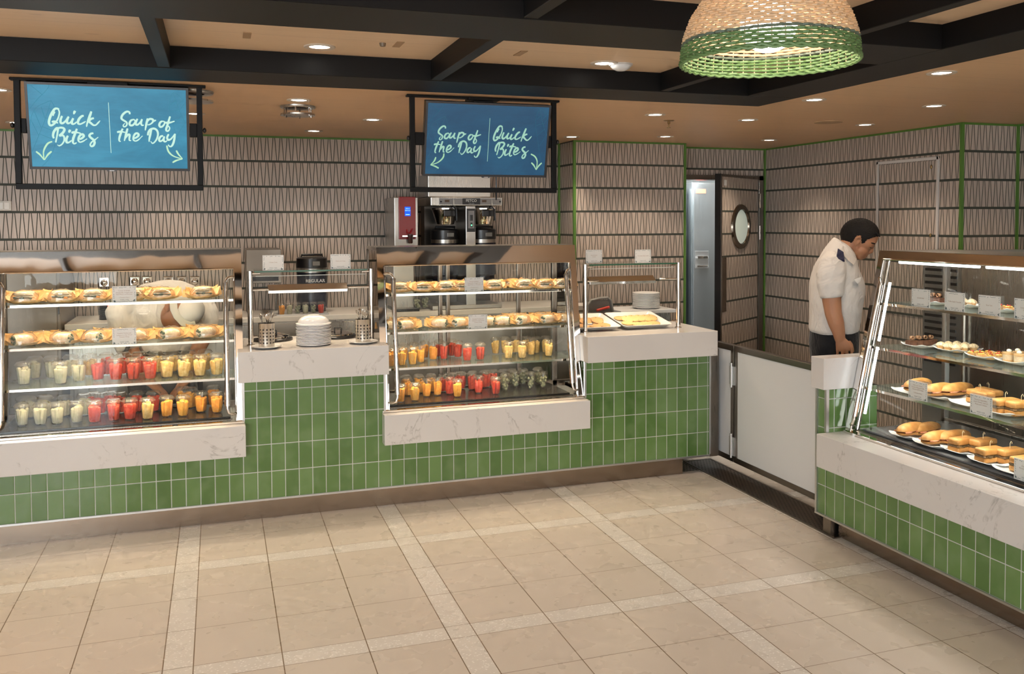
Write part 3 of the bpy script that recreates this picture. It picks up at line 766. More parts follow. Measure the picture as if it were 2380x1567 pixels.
def m_screen(name, a, b, st):
    n = N(name); (x, y, z), P = n.pos()
    g = n.noise(n.vscale(P, (1, 1, 2.2)), 3.5, 5, .6, .8); f = n.noise(n.vscale(P, (3, 3, 26)), 5, 3)
    c = n.mix(g.smooth(.3, .7), a, b); c = n.mix(f*.25, c, tuple(q*1.5 for q in b))
    n.bsdf((.01,.012,.015), .18, 0, emit=c, estr=st, spec=.35); return n.m
SCR1 = m_screen('screen_blue', (.016,.14,.235), (.030,.215,.335), .66)
SCR2 = m_screen('screen_blue_dimmed', (.008,.052,.115), (.013,.085,.165), .55)  # darker copy of the first display, view-angle dimming put into its colour
TXT1 = emis('screen_lettering', (.62,.93,.80), .52); TXT2 = emis('screen_lettering_dim', (.38,.66,.52), .52)
ARR = emis('screen_arrow', (.60,.92,.62), .5); ARR2 = emis('screen_arrow_dim', (.42,.72,.45), .5)
LFM = emis('screen_leaf_lines', (.06,.24,.33), .6); LFM2 = emis('screen_leaf_lines_dim', (.04,.13,.19), .6)
def smooth_path(p, k=6):
    p = [Vector((a, b)) for a, b in p]; out = []
    for i in range(len(p)-1):
        p0 = p[max(i-1,0)]; p1 = p[i]; p2 = p[i+1]; p3 = p[min(i+2, len(p)-1)]
        for j in range(k):
            t = j/k; out.append(.5*((2*p1)+(p2-p0)*t+(2*p0-5*p1+4*p2-p3)*t*t+(3*p1-p0-3*p2+p3)*t**3))
    out.append(p[-1]); return out
def screen(label, x0, x1, zt, zb, fx0, fx1, tv2):
    yt, yb = 4.16, 4.245
    t = thing('menu_screen', label, 'screen', ((x0+x1)/2, 4.2, zb))
    A = Vector((x0, yb, zb)); B = Vector((x1, yb, zb)); Dd = Vector((0, yt-yb, zt-zb)); w = x1-x0
    nrm = Vector((1,0,0)).cross(Dd).normalized()
    if nrm.y > 0: nrm = -nrm
    def P(u, v, o=0): return A+Vector((w*u,0,0))+Dd*v+nrm*o
    MB().slab([P(0,0),P(1,0),P(1,1),P(0,1)], -nrm*.045).build('casing', BLACK2, t, bevel=.004)
    bz = .016
    b = MB()
    for u0,u1,v0,v1 in ((0,1,0,.030),(0,1,.972,1),(0,bz,.03,.972),(1-bz,1,.03,.972)):
        b.slab([P(u0,v0,.003),P(u1,v0,.003),P(u1,v1,.003),P(u0,v1,.003)], -nrm*.003)
    b.build('bezel', simple('bezel_grey', (.03,.03,.034), .35), t)
    MB().slab([P(bz,.03,.001),P(1-bz,.03,.001),P(1-bz,.972,.001),P(bz,.972,.001)], -nrm*.001).build('display', SCR2 if tv2 else SCR1, t)
    MB().slab([P(.47,-.014,.006),P(.53,-.014,.006),P(.53,.004,.006),P(.47,.004,.006)], -nrm*.012).build('logo_badge', simple('badge', (.09,.09,.1), .3), t)
    MB().slab([P(.485,-.008,.0075),P(.515,-.008,.0075),P(.515,0,.0075),P(.485,0,.0075)], -nrm*.001).build('logo', ALU, t)
    def proj(px, py):
        d = at(px, py, 1, 4.2)-EYE; k = (A-EYE).dot(nrm)/d.dot(nrm); q = EYE+d*k-A
        return Vector((q.x, q.dot(Dd)/Dd.length))
    def strokes(name, S_, Z, mat, wd, shift=(0,0), o=.0030, taper=True, sc=1.0):
        m = MB()
        for s_ in S_:
            pts = [proj_l(*Z(u, v)) for u, v in s_]; pts = smooth_path([(p.x*sc+shift[0], p.y*sc+shift[1]) for p in pts], 5)
            n = len(pts); L_ = []; R_ = []
            for i, p in enumerate(pts):
                tg = (pts[min(i+1,n-1)]-pts[max(i-1,0)]); tg = tg.normalized() if tg.length > 1e-9 else Vector((1,0))
                nn = Vector((-tg.y, tg.x)); k = i/(n-1)
                ww = wd*(.62+.38*math.sin(PI*min(1, k*1.15+.12))) if taper else wd
                if k > .93 and taper: ww *= .6
                L_.append(p+nn*ww); R_.append(p-nn*ww)
            def W3(p): return A+Vector((p.x,0,0))+Dd.normalized()*p.y+nrm*o
            V = [W3(p) for p in L_]+[W3(p) for p in R_]
            m.add(V, [(i, i+1, n+i+1, n+i) for i in range(n-1)])
            o += .00004
        return m.build(name, mat, t)
    proj_l = proj
    if not tv2:
        strokes('leaf_art', LEAVES, Z1, LFM, .0007, o=.0018, taper=False)
        strokes('lettering', QUICK, Z1, TXT1, .0050); strokes('lettering', SOUP, Z1, TXT1, .0046)
        strokes('divider_line', LINE1, Z1, TXT1, .0012, taper=False)
        strokes('arrow', ARROW1, Z1, ARR, .0038); strokes('arrow', ARROW2, Z1, ARR, .0038)
    else:
        a1 = Vector((-.760, yb, 1.885)); dd1 = Vector((0, -.085, .361))
        def proj1(px, py):
            n1 = Vector((1,0,0)).cross(dd1).normalized(); d = at(px, py, 1, 4.2)-EYE; k = (a1-EYE).dot(n1)/d.dot(n1); q = EYE+d*k-a1
            return Vector((q.x, q.dot(dd1)/dd1.length))
        proj_l = proj1
        strokes('leaf_art', LEAVES, Z1, LFM2, .0007, o=.0018, taper=False)
        strokes('lettering', QUICK, Z1, TXT2, .0048, (.265, -.006)); strokes('lettering', SOUP, Z1, TXT2, .0044, (-.302, -.012))
        proj_l = proj
        strokes('divider_line', LINE2, T2, TXT2, .0012, taper=False)
        strokes('arrow', ARROW3, T2, ARR2, .0038); strokes('arrow', ARROW4, T2, ARR2, .0038)
    # hanging frame round the screen
    q = thing('screen_hanger', 'black steel frame hung from the ceiling holding the '+('screen over the coffee brewer' if tv2 else 'screen nearest the picture edge'), 'hanging frame', ((fx0+fx1)/2, 4.2, 1.82))
    k = .024
    for x in (fx0, fx1-k): MB().box(x, 4.19, 1.82, x+k, 4.19+k, 2.262).build('post', BLACK, q, bevel=.002)
    MB().box(fx0, 4.19, 1.796, fx1, 4.19+k, 1.82).build('rail', BLACK, q, bevel=.002)
    MB().box(fx0-.015, 4.185, 2.255, fx1+.015, 4.225, 2.265).build('top_rail', BLACK, q, bevel=.002)
    mid = (fx0+fx1)/2
    MB().box(mid-.09, 4.17, 2.248, mid+.07, 4.24, 2.262).build('ceiling_plate', BLACK, q, bevel=.002)
    MB().box(mid-.055, 4.20, 2.16, mid+.045, 4.25, 2.25).build('cable_box', BLACK2, q, bevel=.004)
    zz_ = (zt+zb)/2
    for x_a, x_b in ((fx0+k, x0-.002), (x1+.002, fx1-k)):
        MB().box(x_a, 4.20, zz_-.03, x_b, 4.235, zz_+.03).build('bracket', BLACK, q, bevel=.002)
    for x in (fx0-.008, fx1+.008): MB().ell((x, 4.20, zz_), (.008,.012,.012)).build('bolt', BLACK2, q, smooth=True)
    return t
screen('bright blue screen reading Quick Bites then Soup of the Day, near the picture edge', -.760, -.115, 2.246, 1.885, -.806, -.058, False)
screen('darker blue screen reading Soup of the Day first, hanging over the coffee brewer', .957, 1.600, 2.234, 1.877, .885, 1.640, True)
cab = MB().tube([(1.335,4.25,1.88),(1.34,4.26,1.82),(1.335,4.25,1.76)], .004, 8); tag(cab.build('power_cable', BLACK2, smooth=True), 'short black cable dangling below the screen over the coffee brewer', 'cable')

# ================================================================== WICKER PENDANTS
def wicker(name, label, loc, D, seen=True, power=13):
    t = thing(name, label, 'pendant lamp', loc); R = D/2; Hh = R*.98
    ns = 44 if seen else 30; rings = 37 if seen else 22
    def prof(k):  # k 0 rim .. 1 crown
        a = k*PI/2*.97; return R*math.cos(a)**.82, Hh*math.sin(a)
    nat = [MB(), MB(), MB()]
    for i in range(rings):
        k = i/(rings-1)*.96; r, z = prof(k)
        pts = []; m = ns*3
        for j in range(m+1):
            a = 2*PI*j/m; wv = math.sin(ns*a+PI*(i % 2))*.0035*(1 if r > .05 else .4)
            pts.append((math.cos(a)*(r+wv)+loc[0], math.sin(a)*(r+wv)+loc[1], z+loc[2]+.0012*math.sin(a*5+i)))
        tgt = 0 if i < rings*.125 else (1 if i < rings*.15 else 2)
        nat[tgt].tube(pts, (.0046,.0030) if False else (.0037 if seen else .0045), 6)
    for b in range(2):   # braided rim
        pts = [(math.cos(2*PI*j/140)*(R+.003+.003*math.sin(j*PI/3+b*PI))+loc[0], math.sin(2*PI*j/140)*(R+.003)+loc[1], loc[2]-.004+.004*math.cos(j*PI/3+b*PI)) for j in range(141)]
        nat[0].tube(pts, .004, 6)
    st = MB()
    for j in range(ns):
        a = 2*PI*j/ns; st.tube([(math.cos(a)*prof(k/12*.97)[0]+loc[0], math.sin(a)*prof(k/12*.97)[0]+loc[1], prof(k/12*.97)[1]+loc[2]) for k in range(3 if False else 0, 13)], .0018, 5)
    nat[0].build('green_rim_weave', WKG, t, smooth=True); nat[1].build('grey_green_band', WKB, t, smooth=True); nat[2].build('natural_weave', WKN, t, smooth=True)
    st.build('ribs', WKN, t, smooth=True)
    c = (loc[0], loc[1], loc[2]+Hh*.42)
    MB().ell(c, (.070*D/.43,)*3).build('bulb', emis('bulb_glass', (1.0,.9,.76), 14), t, smooth=True)
    MB().lathe([(.02,Hh-.03),(.035,Hh-.005),(.035,Hh+.01),(.012,Hh+.02)], loc, 16).build('cap', BLACK2, t, auto=30)
    MB().tube([(loc[0],loc[1],loc[2]+Hh), (loc[0],loc[1],2.325)], .004, 8).build('cord', BLACK2, t, smooth=True)
    l = bpy.data.lights.new('pendant_bulb', 'POINT'); l.energy = power; l.color = (1.0,.78,.52); l.shadow_soft_size = .07
    o = bpy.data.objects.new('pendant_bulb', l); COL.objects.link(o); o.location = c
    return t
def m_wick(name, a, b, tr):
    n = N(name); xyz, P = n.pos(); c = n.mix(n.noise(P, 60, 3), a, b)
    d = n.bsdf(c, .5, 0, final=False); tl = n.node('ShaderNodeBsdfTranslucent'); n.link(c, tl.inputs[0])
    mx = n.node('ShaderNodeMixShader'); mx.inputs[0].default_value = tr
    n.t.links.new(d, mx.inputs[1]); n.t.links.new(tl.outputs[0], mx.inputs[2]); n.t.links.new(mx.outputs[0], n.out.inputs[0]); return n.m
WKN = m_wick('natural_wicker', (.70,.50,.31), (.84,.68,.48), .38)
WKG = m_wick('green_wicker', (.085,.16,.05), (.15,.25,.09), .03)
WKB = m_wick('greygreen_wicker', (.09,.12,.09), (.14,.17,.12), .05)
wicker('wicker_pendant', 'dome wicker pendant lamp with green woven rim, lit from inside', (1.312, 1.90, 2.052), .425)
for x, y in ((-.72, .85), (1.0, -.35), (-.75, -1.4)):
    wicker('wicker_pendant', 'wicker pendant lamp over the seating side, out of view', (x, y, 2.06), .425, False)['group'] = 'wicker pendants over the seating side'
# ================================================================== FRUIT CUPS
def fruitmat(name, a, b, emit=0):
    n = N(name); xyz, P = n.objc()
    n.bsdf(n.mix(n.noise(P, 70, 3).smooth(.3, .7), a, b), .35, 0, spec=.5, sss=.0); return n.m
FM = {'watermelon': fruitmat('watermelon_flesh', (.50,.030,.018), (.68,.10,.055)),
      'pineapple': fruitmat('pineapple_flesh', (.66,.42,.12), (.80,.62,.28)),
      'cantaloupe': fruitmat('cantaloupe_flesh', (.78,.30,.035), (.88,.44,.08)),
      'honeydew': fruitmat('honeydew_flesh', (.40,.42,.28), (.56,.55,.42)),
      'grape': fruitmat('grape_skin', (.17,.20,.13), (.30,.32,.22)),
      'mango': fruitmat('mango_flesh', (.80,.36,.04), (.88,.50,.10))}
SEED = simple('melon_seed', (.03,.012,.01), .4)
def cup_proto(kind, seed, h=.108, rt=.033, rb=.0225):
    rnd = random.Random(seed)
    t = thing('fruit_cup', 'clear lidded cup of '+kind, 'fruit cup')
    MB().lathe([(rb-.001,.0005),(rb,.002),(rt-.002,h*.86),(rt+.001,h*.87)], n=20, cap=False).add([], []).build('cup', PLAST, t, smooth=True, auto=60)
    MB().lathe([(rt+.001,h*.86),(rt+.0022,h*.866),(rt+.0022,h*.882),(rt-.001,h*.892),(rt-.004,h*.955),(rt-.008,h),(rt-.017,h),(rt-.019,h*.985),(0,h*.985)], n=20, cap=False).build('lid', LIDM, t, smooth=True, auto=50)
    f = MB(); hh = h*.80
    if kind == 'grape':
        for k in range(22):
            z = .010+rnd.random()*(hh-.018); a = rnd.random()*6.28; R = (rb+(rt-rb)*z/h)-.0095; r = R*math.sqrt(rnd.random())
            f.ell((math.cos(a)*r, math.sin(a)*r, z), (.0088,.0088,.0100), nu=9, nv=6)
    else:
        nst = 6
        for k in range(nst):
            a = 2*PI*k/(nst-1)+rnd.random()*.5; r0 = 0 if k == nst-1 else rb*.55; r1 = 0 if k == nst-1 else rt*.60
            top = hh*(.84+.16*rnd.random()); wd = .0120+.004*rnd.random(); th = .0070+.002*rnd.random(); ro = a+PI/2+rnd.uniform(-.5,.5)
            b = Vector((math.cos(a)*r0, math.sin(a)*r0, .004)); e = Vector((math.cos(a+.35*rnd.random())*r1, math.sin(a+.2)*r1, top))
            mid = (b+e)/2+Vector((rnd.uniform(-.002,.002), rnd.uniform(-.002,.002), 0))
            f.tube([b, b+(mid-b)*.15, mid, e-(e-mid)*.12, e], [(wd*.7,th*.7),(wd,th),(wd*1.1,th*1.1),(wd,th),(wd*.55,th*.5)], 8 if kind in ('mango','cantaloupe') else 6, up=(math.cos(ro), math.sin(ro), 0))
    f.build('fruit', FM[kind], t, auto=35)
    if kind == 'watermelon':
        s = MB()
        for k in range(9):
            z = .012+rnd.random()*(hh-.025); a = rnd.random()*6.28; R = rb+(rt-rb)*z/h-.0055
            s.ell((math.cos(a)*R, math.sin(a)*R, z), (.0012,.0012,.0022), nu=6, nv=4)
        s.build('seeds', SEED, t)
    return t
CUPS = {}
def cup(kind, loc, label, group, sc=1.0):
    v = random.randint(0, 1); key = (kind, v)
    if key not in CUPS: CUPS[key] = Proto(cup_proto(kind, hash(kind) % 97+v*13 if False else len(kind)*7+v*13))
    return CUPS[key].put(loc, random.random()*6.28, label, group, sc)
KN = dict(w='watermelon', p='pineapple', c='cantaloupe', h='honeydew', g='grape', m='mango')
def cuprow(Z, z, spec, sc, where, row, group):
    n = 0
    for k, (u, v, kd) in enumerate(spec):
        q = Z(u, v); p = at(q[0], q[1], 2, z); 
        cup(KN[kd], (p.x, p.y, z+.0008), 'clear cup of %s, %s from the near end in the %s row, %s' % (KN[kd], ORD[k], row, where), group, sc)
    return
EZ = ZC(0, 560, 600, 1679); AZ = ZC(840, 560, 300, 1959); BZ = ZC(1100, 560, 300, 1959); CZ_ = ZC(840, 760, 300, 1959); DZ = ZC(1100, 760, 300, 1959)
def mixed(lst): return lst
def place_cups(pts, z, sc, where, group, z0=None):
    """pts: rows of (px, py, kind), front row first"""
    taken = []
    for rname, row in pts:
        row = sorted(row, key=lambda r: r[0])
        for k, (px, py, kd) in enumerate(row):
            p = at(px, py, 2, z)
            # keep cups from standing inside one another
            for _ in range(8):
                mv = False
                for tx, ty in taken:
                    dx, dy = p.x-tx, p.y-ty; d = math.hypot(dx, dy); need = .0690*(sc[0] if isinstance(sc, tuple) else sc)
                    if d < need:
                        if d < 1e-4: dx, dy, d = 0, 1, 1
                        p.x += dx/d*(need-d)*.5; p.y += abs(dy)/d*(need-d)+.001; mv = True
                if not mv: break
            p.y = min(p.y, YMAX)
            taken.append((p.x, p.y))
            lb = '%s cup, %s along the %s row, %s' % (KN[kd].capitalize(), ORD[k], rname, where)
            cup(KN[kd], (p.x, p.y, z+.0008), lb, group, sc)
SH3, TR = .790, .576; YMAX = 5.465
e = EZ
f = [(155,935,'h'),(395,930,'h'),(515,915,'h'),(635,905,'w'),(755,905,'w'),(868,902,'w'),(972,900,'w'),(1080,890,'p'),(1188,886,'p'),(1295,880,'p'),(1402,874,'p')]
b = [(232,892,'h'),(305,898,'h'),(465,880,'h'),(590,872,'p'),(690,868,'w'),(800,864,'w'),(905,862,'w'),(1010,858,'p'),(1120,852,'p'),(1225,848,'p'),(1335,842,'p')]
place_cups([('front', [(*e(u,v),k) for u,v,k in f]), ('back', [(*e(u,v),k) for u,v,k in b])], SH3, (1.27, 1.27, 1.13), 'third shelf of the edge-cut case', 'fruit cups on the third shelf of the edge-cut case')
f = [(145,1200,'h'),(265,1195,'h'),(375,1190,'h'),(500,1180,'h'),(615,1180,'w'),(740,1168,'w'),(845,1163,'w'),(960,1158,'p'),(1085,1142,'c'),(1190,1138,'m'),(1310,1112,'c'),(1412,1115,'c')]
b = [(190,1150,'h'),(300,1145,'h'),(420,1140,'h'),(550,1130,'h'),(650,1125,'w'),(780,1118,'w'),(890,1112,'w'),(1000,1108,'w'),(1240,1085,'m'),(1390,1070,'c')]
b2 = [(205,1100,'h'),(330,1092,'h'),(640,1075,'w'),(745,1068,'w'),(1200,1050,'m')]
place_cups([('front', [(*e(u,v),k) for u,v,k in f]), ('middle', [(*e(u,v),k) for u,v,k in b]), ('back', [(*e(u,v),k) for u,v,k in b2])], TR, (1.20, 1.20, 1.08), 'black tray of the edge-cut case', 'fruit cups on the bottom tray of the edge-cut case')
c, d = CZ_, DZ
f = [(*c(440,600),'c'),(*c(600,590),'m'),(*c(735,580),'m'),(*c(900,540),'m'),(*c(1090,500),'c'),(*c(1255,490),'w'),(*c(1465,460),'w'),(*c(1605,515),'w'),(*c(1805,500),'w'),
     (*d(535,480),'p'),(*d(745,475),'p'),(*d(880,425),'p'),(*d(1145,445),'p')]
b = [(*c(480,545),'c'),(*c(640,510),'m'),(*c(800,495),'m'),(*c(960,470),'c'),(*c(1170,450),'w'),(*c(1350,430),'w'),(*d(325,400),'p'),(*d(430,425),'p'),(*d(600,410),'p'),(*d(790,400),'p'),(*d(950,400),'p'),(*d(1050,405),'p')]
place_cups([('front', f), ('back', b)], SH3, 1.0, 'third shelf of the middle case', 'fruit cups on the third shelf of the middle case')
f = [(*c(600,1140),'c'),(*c(815,1120),'m'),(*c(990,1055),'c'),(*c(1150,1035),'c'),(*c(1340,1020),'w'),(*c(1455,1060),'m'),(*c(1670,950),'w'),(*c(1780,1000),'w'),(*d(340,1020),'w'),
     (*d(490,960),'g'),(*d(640,920),'g'),(*d(880,935),'g'),(*d(1060,930),'g')]
b = [(*c(700,1040),'c'),(*c(880,1000),'m'),(*c(1060,985),'c'),(*c(1240,980),'w'),(*c(1400,960),'w'),(*c(1530,940),'w'),(*c(1860,920),'w'),(*d(240,940),'w'),(*d(420,900),'g'),(*d(560,880),'g'),(*d(760,880),'g'),(*d(980,870),'g')]
b2 = [(*c(640,960),'c'),(*c(820,940),'m'),(*c(1000,920),'c'),(*c(1280,900),'w'),(*c(1420,890),'w'),(*c(1620,880),'w'),(*d(120,860),'w'),(*d(500,840),'g'),(*d(660,830),'g'),(*d(900,820),'g')]
place_cups([('front', f), ('middle', b), ('back', b2)], TR, 1.0, 'black tray of the middle case', 'fruit cups on the bottom tray of the middle case')

# ================================================================== WRAPPED SANDWICHES
def m_kraft():
    n = N('amber_paper'); xyz, P = n.objc(); f = n.noise(P, 14, 3, .6, 1.5)
    n.bsdf(n.mix(f.smooth(.35, .7), (.55,.31,.12), (.72,.47,.22)), .28, 0, n.bump(f, .5, .01), spec=.5); return n.m
KRAFT = m_kraft()
BREAD = fruitmat('pale_bread', (.60,.44,.26), (.74,.62,.44)); CRUST = fruitmat('toasted_crust', (.52,.27,.08), (.66,.40,.15))
TORT = fruitmat('tortilla', (.62,.50,.34), (.74,.66,.52)); LEAF = fruitmat('dark_greens', (.02,.045,.03), (.10,.14,.08)); CHEESE = fruitmat('cheese', (.76,.70,.56), (.8,.74,.6)); CARROT = simple('orange_filling', (.78,.30,.05), .4)
def wrap_proto(kind, seed):
    rnd = random.Random(seed); t = thing('wrapped_sandwich', '', 'sandwich')
    L = .082; w = .048; h = .058
    # paper boat: pinched pointed ends, high at the back, low lip at the front
    NU, NV = 22, 12; V = []; F = []
    for i in range(NU+1):
        u = -1+2*i/NU; k = max(0.0, 1-abs(u)**2.6)**.55
        for j in range(NV+1):
            v = j/NV; a = PI*v
            y = -math.cos(a)*.047*(.10+.90*k)
            zz = (1-math.sin(a))*(.016+.040*v)*(.75+.25*k) + (1-k)*.024
            cr = noise.noise(Vector((u*3.1+seed*7, v*4.3, seed)))*.007
            V.append((u*L*(1.10+.04*math.sin(3*v+seed)), y+cr*.5, max(.001, zz+cr*(.4+abs(u)))))
    for i in range(NU):
        for j in range(NV): F.append((i*(NV+1)+j, (i+1)*(NV+1)+j, (i+1)*(NV+1)+j+1, i*(NV+1)+j+1))
    pw_ = MB().add(V, F).build('paper_wrap', KRAFT, t, smooth=True, auto=35); so_ = pw_.modifiers.new('s', 'SOLIDIFY'); so_.thickness = .0012
    for sx in (-1, 1):
        zc = .030+.018*rnd.random(); y0 = rnd.uniform(-.008,.008)
        MB().poly([(sx*L*.82, y0-.026, .008), (sx*L*1.30, y0-.004, zc*.45), (sx*L*1.22, y0+.006, zc+.016), (sx*L*.80, y0+.020, .048)], (0,.0012,.0006)).build('folded_end', KRAFT, t)
    if kind == 'wrap':
        x0 = rnd.uniform(-.012,.012); dx = .046*(1 if seed % 2 else -1)
        MB().tube([(x0-dx*1.15, .018, .030), (x0-dx*.9, .010, .030), (x0-dx*.3, -.010, .0315), (x0+dx*.45, -.028, .030), (x0+dx*.66, -.036, .0295)], [.012,.021,.0265,.026,.0245], 18).build('tortilla_roll', TORT, t, smooth=True, auto=60)
        f = MB(); dr = Vector((dx*.5, -.019, 0)).normalized(); sdv = Vector((-dr.y, dr.x, 0)); c0 = Vector((x0+dx*.66, -.036, .0295))+dr*.001
        for k in range(16):
            a = rnd.random()*6.28; r = .0175*math.sqrt(rnd.random()); p_ = c0+sdv*math.cos(a)*r+Vector((0,0,math.sin(a)*r))
            f.ell(p_, (.0062,.0048,.0050), nu=7, nv=5)
        f.build('filling', LEAF, t, smooth=True)
    else:
        x0 = rnd.uniform(-.010,.010); hw = .050
        top = MB().ell((x0, -.004, .050), (hw, .036, .0125), nu=22, nv=10, e=.72); top.build('bread', CRUST if kind == 'bun' else BREAD, t, smooth=True)
        bt = MB().ell((x0, -.006, .018), (hw*.98, .036, .0125), nu=22, nv=10, e=.66); bt.build('bread', BREAD, t, smooth=True)
        f = MB()
        for k in range(8): f.ell((x0+rnd.uniform(-.040,.040), -.036-rnd.random()*.004, .030+rnd.uniform(-.002,.004)), (.009,.005,.0038), nu=8, nv=5)
        f.build('greens', LEAF, t, smooth=True)
        f = MB().box(x0-.044, -.040, .034, x0+.042, .02, .0375); f.build('cheese', CHEESE, t, bevel=.001)
        if seed % 3 == 0: MB().ell((x0+.028,-.040,.027), (.010,.005,.006)).build('carrot', CARROT, t, smooth=True)
    # clear film window over the front
    V = []; F = []; mm = 12; kk = 9
    for i in range(mm+1):
        for j in range(kk+1):
            u = i/mm*2-1; a = PI*(.02+.72*j/kk)
            rx = L*.80*u; env = (1-abs(u)**3*.55)
            V.append((rx, -math.cos(a-.25)*.054*env-.002+.0022*math.sin(9*u+3*j), .008+math.sin(a*.85)*.060*env+.0026*math.sin(7*u*j*.3+seed)))
    for i in range(mm):
        for j in range(kk): F.append((i*(kk+1)+j, (i+1)*(kk+1)+j, (i+1)*(kk+1)+j+1, i*(kk+1)+j+1))
    MB().add(V, F).build('film', FILM, t, smooth=True)
    return t
WP = {}
def sandwich(kind, Z, u, v, z, lab, grp, rz=None, sc=1.0, yadd=0):
    sd = random.choice([1, 2, 3]) if kind != 'wrap' else random.choice([4, 5])
    if (kind, sd) not in WP: WP[(kind, sd)] = Proto(wrap_proto(kind, sd))
    q = Z(u, v); p = at(q[0], q[1], 2, z)
    y = max(p.y+.045, 5.215) if yadd == 0 else 5.385
    y = min(y, 5.262) if yadd == 0 else y; x = p.x*y/(p.y+.045)
    WP[(kind, sd)].put((x, y, z+.001), random.uniform(-.3,.3) if rz is None else rz, lab, grp, (sc, sc, sc*1.12))
def srow(kinds, Z, pts, z, where, grp, rname='front', yadd=0, sc=1.0):
    for k, ((u, v), kd) in enumerate(zip(pts, kinds)):
        desc = {'wrap': 'Tortilla wrap in amber paper', 'bread': 'Sliced sandwich in amber paper', 'bun': 'Toasted roll in amber paper'}[kd]
        sandwich(kd, Z if not callable(pts[0][0]) else Z, u, v, z, '%s, %s along the %s row, %s' % (desc, ORD[k], rname, where), grp, yadd=yadd, sc=sc)
G1 = 'wrapped sandwiches on the top shelves'; G2 = 'tortilla wraps on the second shelves'
SC1 = 1.02
srow(['bread','bread','bread','bread','bun','bread'], EZ, [(150,402),(392,392),(600,390),(850,385),(1050,380),(1315,378)], 1.222, 'top shelf of the edge-cut case', G1, sc=SC1)
srow(['bun','bun'], EZ, [(225,330),(940,335)], 1.222, 'top shelf of the edge-cut case', G1, 'back', .10, .95)
srow(['wrap','wrap','wrap','wrap','wrap','wrap'], EZ, [(140,685),(405,655),(610,660),(885,650),(1110,640),(1345,632)], .998, 'second shelf of the edge-cut case', G2, sc=SC1)
srow(['wrap','wrap','wrap'], EZ, [(260,620),(700,600),(1310,590)], .998, 'second shelf of the edge-cut case', G2, 'back', .10, .95)
def toA(l): return [AZ(*p) if p[2:] == () else None for p in l]
ID = lambda u, v: (u, v)
pts = [AZ(590,785), AZ(950,775), AZ(1290,768), AZ(1560,765), BZ(330,745), BZ(800,742), BZ(1120,738), BZ(1400,735)]
srow(['bread','bun','bread','bun','bread','bread','bun','bread'], ID, pts, 1.222, 'top shelf of the middle case', G1, sc=.92)
srow(['bun','bun'], ID, [AZ(1400,600), BZ(620,590)], 1.222, 'top shelf of the middle case', G1, 'back', .10, .9)
pts = [AZ(460,1370), AZ(700,1350), AZ(1210,1335), AZ(1510,1325), BZ(240,1295), BZ(470,1290), BZ(770,1285), BZ(1170,1270), BZ(1440,1255)]
srow(['wrap']*9, ID, pts, .998, 'second shelf of the middle case', G2, sc=.92)
srow(['wrap']*4, ID, [AZ(650,1230), AZ(1250,1190), BZ(650,1150), BZ(1050,1130)], .998, 'second shelf of the middle case', G2, 'back', .10, .9)

# ================================================================== PRICE CARDS
LEAFI = simple('leaf_ink', (.13,.19,.20), .7)
def sign(loc, ang, lines, label, w=.118, h=.089, block=.022, tilt=.0):
    """card standing in a clear block, facing -Y before turning by ang"""
    t = thing('price_card', label, 'sign', loc); t.rotation_euler = (0, 0, ang)
    def bl(mb, name, mat, par=t, **k):
        o = mb.build(name, mat, None, **k); o.parent = par; return o
    card = MB().box(-w/2, -.0006, .001, w/2, .0006, h); bl(card, 'card', PAPER)
    bl(MB().box(-w/2-.002, .001, 0, w/2+.002, block, h+.002), 'acrylic_block', ACRYL)
    b = MB(); rnd = random.Random(len(label))
    def leafm(x, z, a, s=.0032):
        ca, sa = math.cos(a), math.sin(a)
        q = [(x+ca*s*1.4, -.0009, z+sa*s*1.4), (x-sa*s*.45, -.0009, z+ca*s*.45), (x-ca*s*1.4, -.0009, z-sa*s*1.4), (x+sa*s*.45, -.0009, z-ca*s*.45)]
        b.add(q, [(0,1,2,3)])
    ins = .0065
    for k in range(15):
        f = k/14
        for zz in (ins, h-ins):
            if rnd.random() < (.86 if zz < .02 else .6): leafm(-w/2+ins+f*(w-2*ins), zz+rnd.uniform(-.0015,.0015), rnd.uniform(-.9,.9))
    for k in range(9):
        f = k/8
        for xx in (-w/2+ins, w/2-ins):
            if rnd.random() < .75: leafm(xx+rnd.uniform(-.0012,.0012), ins+f*(h-2*ins), PI/2+rnd.uniform(-.8,.8))
    for cx_, cz_ in ((w/2-ins*1.5, ins*1.5), (-w/2+ins*1.5, ins*1.4)):
        for a in (0.4, 1.4, 2.6, .9): leafm(cx_+rnd.uniform(-.003,.003), cz_+rnd.uniform(-.003,.003), a, .0042)
    bl(b, 'leaf_border', LEAFI)
    def txt(s, z, size, mat): textmesh(s, size, mat, t, (0, -.0009, z))
    for s, z, size in lines: txt(s, z, size, BROWNINK)
    txt('PARK CAFE', .0125, .0085, INK)
    return t
def fpos(Z, u0, u1, v, y): 
    a = at(*Z(u0, v), 1, y); b = at(*Z(u1, v), 1, y); return ((a.x+b.x)/2)
YS1 = CA+CB*(1.222-.552)-.004+.014; YS2 = CA+CB*(.998-.552)+.010
TM = [('Tomato & Buffalo', .062, .0085), ('Mozzarella, Arugula and', .052, .0085), ('Basil Pesto on Focaccia', .042, .0085), ('( Contains Nuts )', .026, .0075)]
TW = [('Roasted Turkey and', .060, .0085), ('Lettuce in a Sun Dried', .050, .0085), ('Tomato Wrap', .040, .0085)]
sign((fpos(EZ,730,888,380,YS1), YS1, 1.2225), 0, TM, 'white price card for tomato mozzarella focaccia, top shelf of the edge-cut case', block=.010)
sign((fpos(EZ,730,888,655,YS2), YS2, .9985), 0, TW, 'white price card for roasted turkey wrap, second shelf of the edge-cut case', block=.010)
